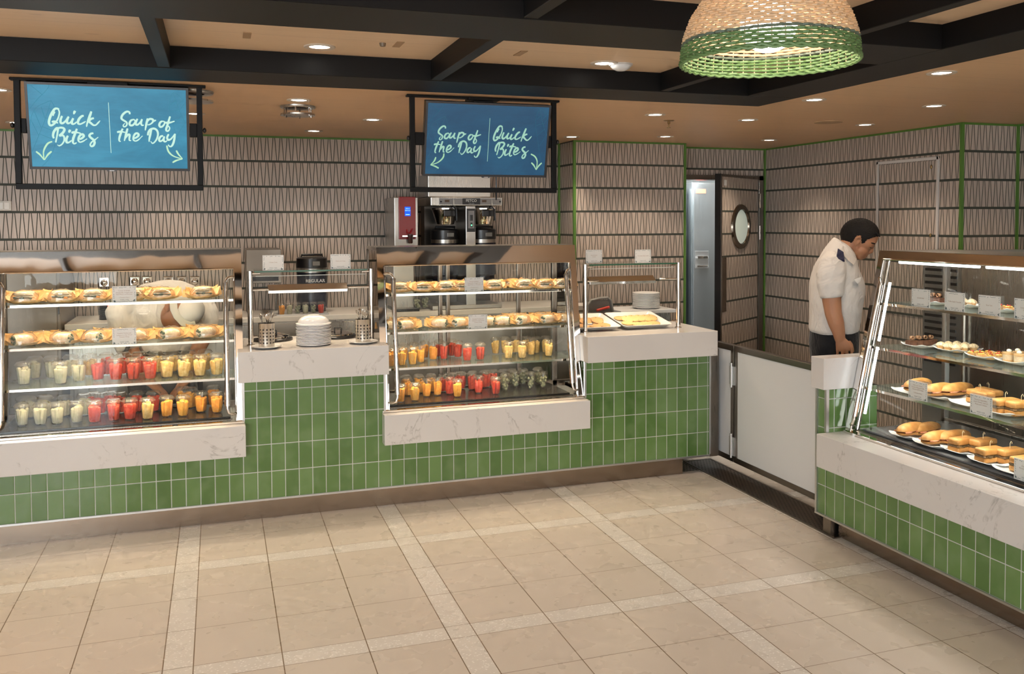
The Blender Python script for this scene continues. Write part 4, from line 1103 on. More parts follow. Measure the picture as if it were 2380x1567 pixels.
sign((fpos(AZ,1562,1858,760,YS1), YS1, 1.2225), 0, TM, 'white price card for tomato mozzarella focaccia, top shelf of the middle case', block=.010)
sign((fpos(AZ,1622,1915,1310,YS2), YS2, .9985), 0, TW, 'white price card for roasted turkey wrap, second shelf of the middle case', block=.010)

# ================================================================== PASTRY CASE
def plate_proto(w=.17, l=.17):
    t = thing('square_plate', '', 'plate'); rings = []
    def sq(wx, wy, z, lift=0):
        out = []
        for j in range(32):
            a = 2*PI*j/32; c, s = math.cos(a), math.sin(a); e_ = .45
            x = math.copysign(abs(c)**e_, c)*wx; y = math.copysign(abs(s)**e_, s)*wy
            out.append(Vector((x, y, z+lift*(abs(c*s)*2)**2)))
        return out
    w /= 2; l /= 2
    R = [sq(w*.55, l*.55, .0), sq(w*.62, l*.62, .0015), sq(w*.97, l*.97, .012, .008), sq(w, l, .014, .009), sq(w*.96, l*.96, .015, .009), sq(w*.62, l*.62, .0055), sq(w*.2, l*.2, .005)]
    o = MB().loft(R).build('square_plate_body', WHITE, t, auto=35); o.name = 'dish'
    return t
SQP = Proto(plate_proto())
def m_bread(name, a, b):
    n = N(name); xyz, P = n.objc(); f = n.noise(P, 20, 4); g = n.nrm()[2]
    n.bsdf(n.mix(f.smooth(.3, .75), a, b), .42, 0, n.bump(f, .25, .004), spec=.4); return n.m
BUN = m_bread('golden_crust', (.50,.22,.055), (.68,.37,.125)); CRUMB = fruitmat('bread_crumb', (.70,.48,.24), (.80,.62,.38)); HAM = fruitmat('ham', (.60,.20,.10), (.70,.32,.18)); DKF = fruitmat('dark_filling', (.10,.07,.035), (.22,.13,.06))
def bag_proto():
    t = thing('baguette_sandwich', '', 'sandwich'); L = .105; w = .036
    def half(z0, up, mat, name):
        R = []
        for i in range(13):
            s = -1+2*i/12; k = max(0.02, (1-abs(s)**2.6))**.5
            R.append([Vector((s*L, math.cos(a)*w*k, z0+(max(0, math.sin(a))*.033*k*up if up > 0 else -max(0, math.sin(a))*.020*k))) for a in [2*PI*j/18 for j in range(18)]])
        MB().loft(R).build(name, mat, t, auto=50)
    half(.031, 1, BUN, 'bun_top'); half(.022, -1, BUN, 'bun_base')
    f = MB(); rnd = random.Random(3)
    for k in range(14): f.ell((rnd.uniform(-.08,.08), rnd.choice((-1,1))*(.026+rnd.random()*.008), .027), (.015,.008,.004), nu=9, nv=5)
    f.ell((0,0,.027), (.088,.030,.005)); f.build('filling', HAM, t, smooth=True)
    f = MB().ell((0,0,.031), (.09,.033,.003)); f.build('cheese_slice', CHEESE, t, smooth=True)
    return t
def cia_proto():
    t = thing('ciabatta_sandwich', '', 'sandwich')
    MB().box(-.062,-.030,.034,.062,.030,.064).build('bread_top', BUN, t, smooth=True, auto=60, bevel=.010, seg=3)
    MB().box(-.062,-.030,.002,.062,.030,.026).build('bread_base', BUN, t, smooth=True, auto=60, bevel=.007, seg=3)
    f = MB(); rnd = random.Random(5)
    for k in range(22): f.ell((rnd.uniform(-.058,.058), rnd.choice((-1,1))*(.022+rnd.random()*.008), .030+rnd.uniform(-.002,.003)), (.010,.007,.0035), nu=8, nv=5)
    f.box(-.06,-.027,.026,.06,.027,.034); f.build('filling', DKF, t, smooth=True, auto=40)
    MB().tube([(.0,0,.06),(.0,0,.085),(.006,0,.093),(.012,0,.088),(.010,0,.082)], .0012, 6).build('pick', simple('bamboo', (.62,.5,.3), .5), t, smooth=True)
    return t
CHOC = fruitmat('chocolate', (.10,.040,.02), (.20,.085,.045)); CHOC2 = simple('milk_chocolate', (.42,.22,.11), .35)
def brown_proto():
    t = thing('chocolate_bar_cake', '', 'cake')
    MB().box(-.045,-.018,0,.045,.018,.030).build('cake', CHOC, t, bevel=.002)
    for x in (-.02, .018):
        V = []; F = []; n = 20
        for j in range(n+1):
            a = -.5+j/n*6.4; r = .011-.0018*(j/n)
            for y in (-.008, .008): V.append((x+math.cos(a)*r, y, .042+math.sin(a)*r))
        for j in range(n): F.append((2*j, 2*j+1, 2*j+3, 2*j+2))
        o = MB().add(V, F).build('chocolate_curl', CHOC2, t, smooth=True); m = o.modifiers.new('s', 'SOLIDIFY'); m.thickness = .002
    return t
ICE = fruitmat('toffee_icing', (.74,.54,.30), (.84,.68,.45)); CAKEB = fruitmat('cupcake_base', (.72,.40,.14), (.80,.52,.24))
def cupc_proto():
    t = thing('cupcake', '', 'cupcake')
    MB().lathe([(.0155,0),(.021,.020),(.0,.020)], n=20).build('cake', CAKEB, t, auto=40)
    R = []
    for i in range(9):
        k = i/8; r = .0235*(math.cos(k*PI/2)**.6 if k < 1 else 0)*(1 if k > .05 else .93)
        R.append([Vector((math.cos(a)*r*(1+.09*math.cos(9*a)), math.sin(a)*r*(1+.09*math.cos(9*a)), .019+.021*k)) for a in [2*PI*j/54 for j in range(54)]])
    MB().loft(R).build('icing', ICE, t, smooth=True)
    return t
def tart_proto():
    t = thing('fruit_tart', '', 'tart')
    MB().lathe([(.017,0),(.0235,.016),(.0215,.016),(.019,.012),(0,.012)], n=24, cap=False).build('shell', CAKEB, t, auto=40)
    f = MB(); g = MB(); r_ = MB(); rnd = random.Random(8)
    for k in range(4): f.ell((rnd.uniform(-.011,.011), rnd.uniform(-.011,.011), .018), (.008,.006,.005), nu=9, nv=6)
    for k in range(2): g.ell((rnd.uniform(-.011,.011), rnd.uniform(-.011,.011), .019), (.007,.007,.004), nu=9, nv=6)
    for k in range(3): r_.ell((.006+rnd.uniform(-.006,.006), rnd.uniform(-.007,.007), .023), (.0042,.0042,.0042), nu=8, nv=6)
    f.build('peach', simple('peach_slice', (.85,.48,.12), .2), t, smooth=True); g.build('kiwi', simple('kiwi_slice', (.42,.45,.12), .2), t, smooth=True); r_.build('red_berries', simple('red_berry', (.55,.03,.02), .15), t, smooth=True)
    return t
def glass_proto():
    t = thing('dessert_glass', '', 'dessert')
    MB().lathe([(.020,.0),(.024,.001),(.0255,.052)], n=24, cap=False).build('glass', PLAST, t, smooth=True)
    MB().lathe([(.0,.002),(.0225,.002),(.0232,.012),(0,.012)], n=24).build('caramel_layer', CAKEB, t, auto=40)
    MB().lathe([(.0,.0125),(.0232,.0125),(.0240,.034),(0,.034)], n=24).build('cream_layer', ICE, t, auto=40)
    MB().lathe([(.0,.0345),(.024,.0345),(.0245,.044),(0,.044)], n=24).build('caramel_top', CAKEB, t, auto=40)
    MB().ell((.004,0,.050), (.011,.011,.009)).build('meringue', CHEESE, t, smooth=True)
    return t
BAG, CIA, BRN, CUPC, TART, DGL = [Proto(f()) for f in (bag_proto, cia_proto, brown_proto, cupc_proto, tart_proto, glass_proto)]
KZ = ZC(2060, 580, 320, 1791); JZ = ZC(1980, 840, 400, 2089)
GX = lambda z: RX0+.225*(z-.552)
def rp(Z, u, v, z):
    q = Z(u, v); p = at(q[0], q[1], 2, z); return p
def plat(Z, u, v, z, label, sc=1.0, rz=0, dx=0):
    p = rp(Z, u, v, z); x = max(p.x+dx, GX(z)+.03+.085*sc); y = p.y*(1+(x-p.x)/max(p.x, .1)) if False else p.y+(x-p.x)*p.y/p.x
    return Vector((x, min(y, RY0-.10), z+.0015)), SQP.put((x, min(y, RY0-.10), z+.0015), rz, label, 'white square plates in the pastry case', (sc, sc, 1))
def food(pr, base, dx, dy, rz, label, grp, dz=.006, sc=1.0): pr.put((base.x+dx, base.y+dy, base.z+dz), rz, label, grp, sc)
# second shelf
z = .998
b, _ = plat(KZ, 470, 1275, z, 'square plate of chocolate bar cakes, second shelf of the pastry case')
food(BRN, b, -.030, .020, .0, 'chocolate bar cake with curls at the front of its plate, second shelf', 'chocolate bar cakes'); food(BRN, b, .012, .018, 0, 'chocolate bar cake behind the front one, second shelf', 'chocolate bar cakes')
food(BRN, b, .050, .016, .0, 'chocolate bar cake at the back of its plate, second shelf', 'chocolate bar cakes')
b, _ = plat(KZ, 930, 1330, z, 'square plate of toffee cupcakes, second shelf of the pastry case', 1.1)
for k, (dx, dy) in enumerate(((-.055,.052),(-.058,.002),(-.010,.050),(-.008,.0),(.040,.045),(.042,-.005),(-.012,-.050),(.040,-.055),(-.058,-.048))):
    food(CUPC, b, dx, dy, k, 'toffee-iced cupcake in the %s place on its plate, second shelf' % ORD[k], 'toffee cupcakes on the second shelf')
b, _ = plat(KZ, 1360, 1420, z, 'square plate of fruit tarts, second shelf of the pastry case', 1.1)
for k, (dx, dy) in enumerate(((-.055,.055),(-.058,.002),(-.010,.052),(-.008,.0),(.040,.048),(.042,-.005),(-.012,-.052),(.040,-.058),(-.058,-.052))):
    food(TART, b, dx, dy, k*1.3, 'little fruit tart in the %s place on its plate, second shelf' % ORD[k], 'fruit tarts on the second shelf')
b, _ = plat(KZ, 1760, 1490, z, 'square plate of layered dessert glasses, second shelf of the pastry case', 1.1)
for k, (dx, dy) in enumerate(((-.045,.030),(-.045,-.03),(.015,.030),(.015,-.03))):
    food(DGL, b, dx, dy, k*1.3, 'layered caramel dessert glass in the %s place on its plate' % ORD[k], 'caramel dessert glasses')
# top shelf samples behind the cards
z = 1.222
b, _ = plat(KZ, 640, 730, z, 'square plate with one chocolate bar cake behind the first card', .8, dx=.03); food(BRN, b, 0, 0, PI/2, 'single chocolate bar cake behind the first price card, top shelf', 'chocolate bar cakes')
b, _ = plat(KZ, 1080, 770, z, 'square plate with cupcakes behind the second card', .8, dx=.03)
for k, dy in enumerate((.024, -.024)): food(CUPC, b, -.01, dy, k, '%s toffee cupcake behind the price cards, top shelf' % ORD[k].capitalize(), 'cupcakes on the top shelf')
b, _ = plat(KZ, 1560, 830, z, 'square plate with fruit tarts behind the third card', .8, dx=.03)
for k, dy in enumerate((.024, -.024)): food(TART, b, -.01, dy, k, '%s fruit tart behind the price cards, top shelf' % ORD[k].capitalize(), 'tarts on the top shelf', sc=1.15)
# third shelf
z = .790
b, _ = plat(JZ, 760, 390, z, 'square plate behind the card at the start of the third shelf', 1.05)
food(BAG, b, .02, .0, .25, 'long baguette sandwich partly behind the first card, third shelf', 'baguette sandwiches', .010)
b, _ = plat(JZ, 1130, 450, z, 'square plate of baguettes between the two cards, third shelf', 1.1)
food(BAG, b, -.025, .01, .15, 'plump baguette sandwich at the front of its plate, third shelf', 'baguette sandwiches', .010); food(BAG, b, .055, -.02, .1, 'baguette sandwich lying behind the plump one, third shelf', 'baguette sandwiches', .012)
b, _ = plat(JZ, 1500, 545, z, 'square plate behind the second card, third shelf of the pastry case', 1.1)
food(CIA, b, .03, .0, 1.5, 'ciabatta sandwich with a looped pick behind the second card', 'ciabatta sandwiches', .006); food(CIA, b, .10, .02, 1.5, 'ciabatta sandwich further back behind the second card', 'ciabatta sandwiches', .006)
b, _ = plat(JZ, 1900, 640, z, 'square plate of ciabatta past the second card, third shelf', 1.1)
food(CIA, b, -.02, .0, -.1, 'ciabatta sandwich lying across the plate past the second card', 'ciabatta sandwiches', .006); food(CIA, b, -.0, -.065, -.1, 'second ciabatta sandwich on the plate past the second card', 'ciabatta sandwiches', .006)
# bottom deck
z = .577
b, _ = plat(JZ, 720, 925, z, 'square plate at the far end of the bottom deck', 1.0); food(BAG, b, 0, 0, .2, 'ham baguette sandwich at the far end of the bottom deck', 'baguette sandwiches', .010)
food(BAG, b, .09, .0, .2, 'baguette sandwich behind the far-end plate, bottom deck', 'baguette sandwiches', .004)
b, _ = plat(JZ, 1060, 1030, z, 'square plate with a stuffed baguette, second on the bottom deck', 1.15); food(BAG, b, -.01, 0, .1, 'stuffed baguette sandwich with ham, second plate of the bottom deck', 'baguette sandwiches', .010); food(BAG, b, .07, -.02, .1, 'baguette sandwich behind the stuffed one, bottom deck', 'baguette sandwiches', .012)
b, _ = plat(JZ, 1400, 1110, z, 'square plate with a square-cut ciabatta, third on the bottom deck', 1.1); food(CIA, b, -.02, .01, .1, 'ciabatta sandwich at the front of the third bottom plate', 'ciabatta sandwiches', .006); food(CIA, b, .05, -.04, .1, 'ciabatta sandwich behind, third bottom plate', 'ciabatta sandwiches', .006)
b, _ = plat(JZ, 1740, 1240, z, 'square plate with a picked ciabatta, fourth on the bottom deck', 1.1); food(CIA, b, -.02, .01, .0, 'ciabatta sandwich with a pick at the front of the fourth bottom plate', 'ciabatta sandwiches', .006); food(CIA, b, .05, -.03, .0, 'ciabatta sandwich behind, fourth bottom plate', 'ciabatta sandwiches', .006)
b, _ = plat(JZ, 2060, 1370, z, 'square plate beside the card on the bottom deck', 1.1); food(CIA, b, .02, .0, 0, 'ciabatta sandwich beside the bottom deck card', 'ciabatta sandwiches', .006)
# cards facing the customer side
def csign(Z, u, v, z, lines, label, off=.012):
    x = GX(z)+off; p = at(*Z(u, v), 0, x); sign((x+.012, p.y, z+.001), -PI/2, lines, label, block=.020)
csign(KZ, 420, 775, 1.222, [('Brownie Bar', .043, .0085)], 'white card for a chocolate bar, first on the top shelf of the pastry case')
csign(KZ, 860, 820, 1.222, [('Toffee Apple Cupcake', .043, .0085)], 'white card reading Toffee Apple Cupcake on the top shelf of the pastry case')
csign(KZ, 1310, 870, 1.222, [('Fruit Tart', .043, .0085)], 'white card reading Fruit Tart on the top shelf of the pastry case')
csign(KZ, 1790, 915, 1.222, [('Caramel Cream', .048, .0085), ('Dessert', .038, .0085)], 'white card for the caramel dessert, cut by the picture edge')
csign(JZ, 775, 460, .790, [('Ham and Cheese', .066, .0085), ('Country Baguette with', .056, .0085), ('Lettuce and Tomato', .046, .0085), ('( Contains Nuts )', .030, .0075)], 'white card for the baguettes, first on the third shelf')
csign(JZ, 1540, 660, .790, [('Roasted Vegetables,', .066, .0085), ('Goat Cheese, Spinach,', .056, .0085), ('Pesto and Tomato', .046, .0085)], 'white card for the ciabatta, second on the third shelf')
csign(JZ, 2090, 1450, .577, [('Ciabatta with', .060, .0085), ('Roasted Vegetables', .050, .0085)], 'white card on the bottom deck, cut by the picture edge')
# ================================================================== SNEEZE GUARDS
def guard(name, label, x0, x1, y, z0, xb0, xb1):
    t = thing(name, label, 'sneeze guard', ((x0+x1)/2, y, z0)); ZT = 1.372
    for x in (x0, x1):
        o = MB().tube([(x,y,z0+.001),(x,y,ZT+.004)], .0155, 18).lathe([(.024,.001),(.024,.006),(.016,.010)], (x,y,z0), 18).build('post', CHROME, t, smooth=True, auto=40)
        s = 1 if x == x0 else -1
        MB().tube([(x,y,ZT-.010),(x+s*.055,y,ZT-.010)], .008, 10).tube([(x,y,1.268),(x+s*(.10 if x == x0 else .13),y+.02,1.268)], .007, 10).tube([(x,y,z0+.05),(x+s*.05,y,z0+.05)], .006, 10).build('arm', CHROME, o, smooth=True)
    MB().box(x0+.022, y-.02, ZT-.004, x1-.022, y+.28, ZT+.004).build('shelf_glass', GLASS, t)
    MB().box(x0+.022, y-.0215, ZT-.0045, x1-.022, y-.0195, ZT+.0045).build('glass_edge', GLASSE, t)
    MB().add([(x0+.03,y+.004,z0+.03),(x1-.03,y+.004,z0+.03),(x1-.03,y+.004,1.345),(x0+.03,y+.004,1.345)], [(0,1,2,3)]).build('front_pane', GLASS, t)
    MB().tube([(x0+.03,y+.002,1.345),(x1-.03,y+.002,1.345)], .0022, 6).build('pane_edge', simple('pane_edge_white', (.6,.62,.6), .2), t)
    b = MB().poly([(xb0, y+.012, 1.243), (xb0, y+.012, 1.262), (xb0, y+.050, 1.292), (xb0, y+.085, 1.292), (xb0, y+.085, 1.255)], (xb1-xb0, 0, 0))
    b.build('lamp_housing', CHROME, t, bevel=.002); MB().box(xb0+.02, y+.025, 1.246, xb1-.02, y+.075, 1.2478).build('lamp_strip', simple('frosted_lens', (.5,.45,.38), .4), t)
    area('guard_lamp', ((xb0+xb1)/2, y+.05, 1.243), ((xb0+xb1)/2, y+.05, .9), xb1-xb0-.04, .03, .9, (1,.78,.52))
    return t
guard('sneeze_guard', 'chrome and glass guard over the soup station between the two fruit cases', .170, .857, 5.215, .950, .268, .722)
guard('sneeze_guard', 'chrome and glass guard over the cookie trays', 2.225, 2.895, 5.19, .940, 2.262, 2.735)
def ssign(cx, y, lines, label): sign((cx, y, 1.3765), 0, lines, label, w=.116, h=.088, block=.016)
ssign(.298, 5.215, [('Lobster Soup', .045, .0085)], 'white card reading Lobster Soup on the soup station guard')
ssign(.680, 5.215, [('Mushroom Soup', .045, .0085)], 'white card reading Mushroom Soup on the soup station guard')
ssign(2.335, 5.30, [('Peanut Butter', .050, .0085), ('Cookie', .040, .0085)], 'white card with two text lines on the cookie station guard')
ssign(2.640, 5.20, [('Chocolate Chip Cookie', .045, .0085)], 'white card reading Chocolate Chip Cookie on the cookie station guard')

# ================================================================== SOUP STATION
def m_perf():
    n = N('perforated_can'); (x, y, z), P = n.objc()
    at2 = n.node('ShaderNodeMath', operation='ARCTAN2'); n.link(y, at2.inputs[0]); n.link(x, at2.inputs[1]); a = X(n, at2.outputs[0])
    u = a/(2*PI)*14; v = z/.0185; row = v.fl(); uu = (u).fr()-.5; vv = v.fr()-.5
    du = uu*(2*PI*.043/14); dv = vv*.0185; d = (du*du+dv*dv).pw(.5)
    hole = d.lt(.0045)*z.gt(.022)*z.lt(.116)
    r = n.noise(n.vscale(P, (60,60,2)), 4, 2)
    s = n.bsdf(n.mix(hole, (.60,.57,.52), (.012,.01,.01)), .26+hole*.4, 1-hole, n.bump(1-hole, .6, .002), final=True); return n.m
CANM = m_perf()
CUTL = simple('cutlery_steel', (.62,.60,.57), .14, 1)
def can(cx, cy_, z, label, seed):
    t = thing('cutlery_can', label, 'cutlery holder', (cx, cy_, z))
    MB().lathe([(.0,.0),(.043,0),(.0445,.134),(.046,.136),(.0435,.136),(.042,.01),(0,.01)], (cx,cy_,z), 40, cap=False).build('can', CANM, t, smooth=True, auto=40)
    return t
def spoon(kind, cx, cy_, z, k, rnd, where):
    a = rnd.random()*6.28; r = .030; b = Vector((cx-math.cos(a)*.012, cy_-math.sin(a)*.012, z+.016)); e = Vector((cx+math.cos(a)*r, cy_+math.sin(a)*r*.8, z+.150+rnd.random()*.012)); d = (e-b).normalized()
    m = MB().tube([b, b+d*.04, e, e+d*.006, e+d*.018, e+d*.030, e+d*.036], [(.002,.001),(.0022,.001),(.0028,.0012),(.008,.0016),(.0125,.0022),(.0095,.0018),(.003,.001)], 10, up=(math.sin(a),-math.cos(a),0))
    tag(m.build('spoon', CUTL, smooth=True), 'steel soup spoon, %s in the %s' % (ORD[k], where), 'spoon', 'spoons in the perforated cans')
def saucer(cx, cy_, z, label):
    return tag(MB().lathe([(.0,.0),(.045,.0),(.080,.011),(.086,.014),(.083,.0155),(.05,.005),(0,.004)], (cx,cy_,z), 40).build('saucer', WHITE, auto=40), label, 'saucer')
Zm = .9505
rnd = random.Random(4)
for cx, cy_, w, w2 in ((.250, 5.085, 'near the white edge of the soup top, under the steel can', 'can near the Lobster Soup card'), (.790, 5.10, 'under the steel can beside the middle case', 'can near the Mushroom Soup card')):
    saucer(cx, cy_, Zm, 'white saucer '+w); can(cx, cy_, Zm+.0045, 'perforated steel cutlery can, the '+w2, 1)
    for k in range(9): spoon('s', cx, cy_, Zm+.006, k, rnd, w2)
def dish_stack(cx, cy_, z, n, step, r, base, grp, seed=1, bowl=True):
    rnd = random.Random(seed); proto = None
    for k in range(n):
        lb = '%s white plate counting up the %s' % (ORD[k].capitalize() if k < 14 else 'Upper', base)
        if proto is None:
            proto = MB().lathe([(0,0),(r*.62,.0),(r*.66,.0015),(r*.97,.0070),(r,.0078),(r,.0122),(r*.985,.0132),(r*.66,.0045),(0,.0035)], (0,0,0), 40).build('plate', WHITE, auto=35)
            tag(proto, lb, 'plate', grp); proto.location = (cx, cy_, z)
        else: dup(proto, (cx+rnd.uniform(-.0015,.0015), cy_+rnd.uniform(-.0015,.0015), z+k*step), 0, lb, grp)
dish_stack(.512, 5.13, Zm, 14, .0083, .098, 'stack by the soup', 'plates stacked by the soup')
tag(MB().lathe([(.098,.0),(.100,.004),(.088,.008),(.085,.020),(.070,.036),(.045,.046),(.034,.048),(.033,.051),(0,.051)], (.512,5.13,Zm+14*.0083+.005), 40).build('soup_bowl', WHITE, smooth=True, auto=50), 'white bowl turned upside down on the plate stack', 'bowl')
for cx, cy_, w in ((.30, 5.42, 'Lobster'), (.68, 5.42, 'Mushroom')):
    t = thing('soup_kettle', 'black rimmed soup well with hinged steel lid behind the %s Soup card' % w, 'soup kettle', (cx, cy_, Zm))
    c = (cx, cy_, Zm)
    MB().lathe([(.095,0),(.118,0),(.118,.012),(.108,.018),(.095,.016)], c, 40).build('rim', BLACK2, t, auto=40)
    MB().lathe([(.098,.018),(.096,.026),(.05,.040),(0,.044)], c, 40, cap=False).build('lid', CHROME, t, smooth=True)
    MB().tube([(cx-.02,cy_-.05,Zm+.04),(cx-.02,cy_-.05,Zm+.065),(cx+.02,cy_-.05,Zm+.065),(cx+.02,cy_-.05,Zm+.04)], .005, 10).build('lid_handle', BLACK2, t, smooth=True)

# ================================================================== COOKIE STATION
COOK = None
def m_cookie(name, a, b):
    n = N(name); xyz, P = n.objc(); f = n.noise(P, 55, 4); ch = n.voronoi(P, 62).lt(.26)*n.noise(P, 22, 1).gt(.5)
    n.bsdf(n.mix(ch, n.mix(f, a, b), (.09,.04,.02)), .6, 0, n.bump(f, .4, .004)); return n.m
CK1 = m_cookie('oat_cookie', (.50,.25,.08), (.62,.36,.14)); CK2 = m_cookie('pale_cookie', (.66,.37,.13), (.78,.51,.23))
def cookie_proto(mat):
    m = MB().lathe([(0,0),(.036,0),(.043,.004),(.042,.009),(.03,.013),(.0,.015)], n=28); o = m.build('cookie', mat, smooth=True); tag(o, '', 'cookie'); return Proto(o)
CP1, CP2 = cookie_proto(CK1), cookie_proto(CK2)
def tray(cx, cy_, z, w, l, tilt, label):
    t = thing('serving_platter', label, 'platter', (cx, cy_, z))
    R = []
    def rect(hw, hl, zz, rad=.02):
        out = []
        for qx, qy, a0 in ((1,1,0),(-1,1,PI/2),(-1,-1,PI),(1,-1,3*PI/2)):
            for j in range(6):
                a = a0+j*PI/10; out.append(Vector((qx*(hw-rad)+math.cos(a)*rad, qy*(hl-rad)+math.sin(a)*rad, zz)))
        return out
    w /= 2; l /= 2
    rg = [rect(w*.80,l*.80,0), rect(w*.84,l*.84,.002), rect(w*.985,l*.985,.026), rect(w,l,.027), rect(w*.985,l*.985,.029), rect(w*.83,l*.84,.007), rect(w*.3,l*.3,.006,.01)]
    M = Matrix.Translation((cx,cy_,z)) @ Matrix.Rotation(tilt,4,'X')
    MB().loft(rg).xf(M).build('platter', WHITE, t, auto=35)
    if tilt > .01: MB().box(cx-w*.5, cy_+l*.45, z-l*.12, cx+w*.5, cy_+l*.6, z+.0).move((0,0,0)).build('stand', CHROME, t)
    return M
tl = .17
for cx, n_, pr, nm, rows in ((2.300, 0, CP1, 'dark oat', ((-.06,-.085,0),(.02,-.090,0),(.09,-.08,0),(-.02,-.02,1),(.07,-.01,1),(-.09,0,0),(.03,.06,0),(.10,.06,0),(-.06,.07,0))),
                              (2.672, 0, CP2, 'pale chocolate-chip', ((-.10,-.06,0),(-.045,-.09,0),(.02,-.09,0),(.08,-.085,0),(-.08,-.01,1),(-.035,0,1),(.015,0,1),(.06,-.005,1),(.10,0,1),(-.10,.06,0),(-.04,.06,0),(.03,.06,0),(.09,.06,0)))):
    M = tray(cx, 5.345, .940+.030, .355, .33, tl, 'white tilted platter of %s cookies' % nm)
    for k, (dx, dy, lift) in enumerate(rows):
        p = M @ Vector((dx, dy, .010+.013*lift)); o = pr.put(p, k*1.1, '%s cookie, %s counted from the front of its platter' % (nm.capitalize(), ORD[k]), nm+' cookies'); o.rotation_euler = (tl+(.25 if lift else 0), 0, 0)
# side stand with a plate stack behind the cookies
t = thing('side_stand', 'white topped side stand behind the cookie platters', 'stand', (2.93, 5.86, 0))
MB().box(2.72, 5.70, .985, 3.16, 6.02, 1.01).build('top', WHITEP, t, bevel=.003); MB().box(2.75, 5.73, 0, 3.13, 5.99, .985).build('body', STEEL, t)
dish_stack(2.985, 5.83, 1.011, 13, .0086, .100, 'stack behind the cookies', 'plates stacked behind the cookies', 2)
t = thing('grey_tray', 'grey plastic tray leaning up behind the cookie platters', 'tray', (2.62, 5.80, 1.0))
def arc_tray():
    m = MB(); pts = [(2.50,5.80,1.00),(2.505,5.80,1.05),(2.53,5.80,1.085),(2.60,5.80,1.098),(2.66,5.80,1.10),(2.685,5.80,1.08),(2.695,5.80,1.03),(2.70,5.80,1.0)]
    m.tube(pts, [(.010,.016)]*8, 10); return m
arc_tray().build('rim', simple('tray_grey', (.22,.215,.2), .35), t, smooth=True)
MB().box(2.512,5.803,1.0,2.69,5.812,1.085).build('base', simple('tray_grey_inner', (.12,.11,.10), .4), t, bevel=.003)
tag(MB().tube([(2.56,5.76,1.015),(2.66,5.77,1.035)], .010, 12).build('scoop_handle', simple('red_plastic', (.50,.035,.02), .3), smooth=True), 'red plastic handle lying in front of the grey tray', 'handle tool')
tag(MB().box(2.46, 5.70, .955, 2.71, 5.86, .998).build('prep_ledge', STEEL, bevel=.003), 'small steel prep ledge under the leaning grey tray', 'ledge')
# ================================================================== BACK WORKTOP AND MACHINES
BZc = 1.032
t = thing('back_worktop', 'white worktop with steel cabinets along the patterned back wall', 'worktop', (.9, 6.2, 0))
MB().box(-.90, 5.97, BZc-.035, 2.55, 6.485, BZc).box(2.55, 5.97, BZc-.035, 2.68, 6.185, BZc).build('top', simple('worktop_white', (.66,.64,.60), .25), t, bevel=.003)
MB().box(-.88, 6.0, .12, 2.54, 6.48, BZc-.036).build('cabinet_body', STEEL, t)
for k in range(6):
    x = -.86+k*.585; MB().box(x, 5.985, .16, x+.565, 5.999, BZc-.05).build('cabinet_door', STEEL, t, bevel=.003)
MB().box(-.86, 6.04, 0, 2.53, 6.45, .12).build('plinth', BLACK2, t)
COOLS = simple('cooler_steel', (.26,.23,.20), .5, .6)
t = thing('steel_cooler', 'tall brushed steel cooler behind the near end of the edge-cut case', 'cooler', (-1.2, 6.2, 0))
MB().box(-1.55, 5.93, 0, -.915, 6.48, 1.452).build('body', COOLS, t, bevel=.004)
MB().box(-1.53, 5.905, .1, -1.24, 5.928, 1.43).build('door', COOLS, t, bevel=.004); MB().box(-1.23, 5.905, .1, -.93, 5.928, 1.43).build('door', COOLS, t, bevel=.004)
for x in (-1.265, -1.22): MB().tube([(x,5.885,.6),(x,5.885,1.3)], .010, 12).build('handle', CHROME, t, smooth=True)
MB().box(-.925, 5.925, 1.10, -.918, 5.93, 1.20).build('vent', BLACK2, t)
# coffee brewer
Y0 = 6.0
t = thing('coffee_brewer', 'twin steel coffee brewer marked FETCO between two black servers', 'coffee machine', (1.675, 6.2, BZc))
MB().box(1.413, Y0+.02, 1.765, 1.937, 6.42, 1.826).build('top_housing', STEEL, t, bevel=.004)
MB().box(1.413, Y0+.10, 1.828, 1.875, 6.42, 1.99).build('water_tank', STEEL, t, bevel=.004)
MB().box(1.670, Y0+.035, BZc+.001, 1.742, 6.40, 1.764).build('column', STEEL, t, bevel=.003)
MB().box(1.43, 6.30, BZc+.001, 1.925, 6.42, 1.764).build('rear_panel', simple('brewer_dark_back', (.09,.08,.07), .3, .7), t)
MB().box(1.42, Y0+.02, BZc+.001, 1.93, 6.41, BZc+.03).build('base', STEEL, t, bevel=.004)
MB().box(1.44, Y0+.04, 1.215, 1.92, 6.38, 1.232).build('server_shelf', STEEL, t, bevel=.003)
ft = simple('panel_grey', (.30,.29,.28), .4); bk = BLACK2
fy = Y0+.018
MB().box(1.474, fy-.003, 1.773, 1.640, fy, 1.818).build('control_panel', ft, t, bevel=.001); MB().box(1.770, fy-.003, 1.773, 1.925, fy, 1.818).build('control_panel', ft, t, bevel=.001)
MB().box(1.640, fy-.004, 1.773, 1.770, fy, 1.818).build('name_panel', bk, t)
def txt3(s, x, y, z, size, mat, par, rot=(PI/2,0,0), name='lettering'):
    off = Vector(par.location); return textmesh(s, size, mat, par, Vector((x,y,z))-off, rot, .0003, size*.02, name)
txt3('FETCO', 1.705, fy-.005, 1.793, .026, PAPER, t); txt3('CBS-52H', 1.705, fy-.005, 1.778, .011, INK, t)
for x in (1.528, 1.800): MB().box(x-.016, fy-.006, 1.790, x+.016, fy-.003, 1.806).build('display_window', simple('amber_window', (.10,.05,.02), .3), t)
for x in (1.484, 1.918): MB().ell((x, fy-.006, 1.795), (.007,.005,.007)).build('knob', bk, t, smooth=True)
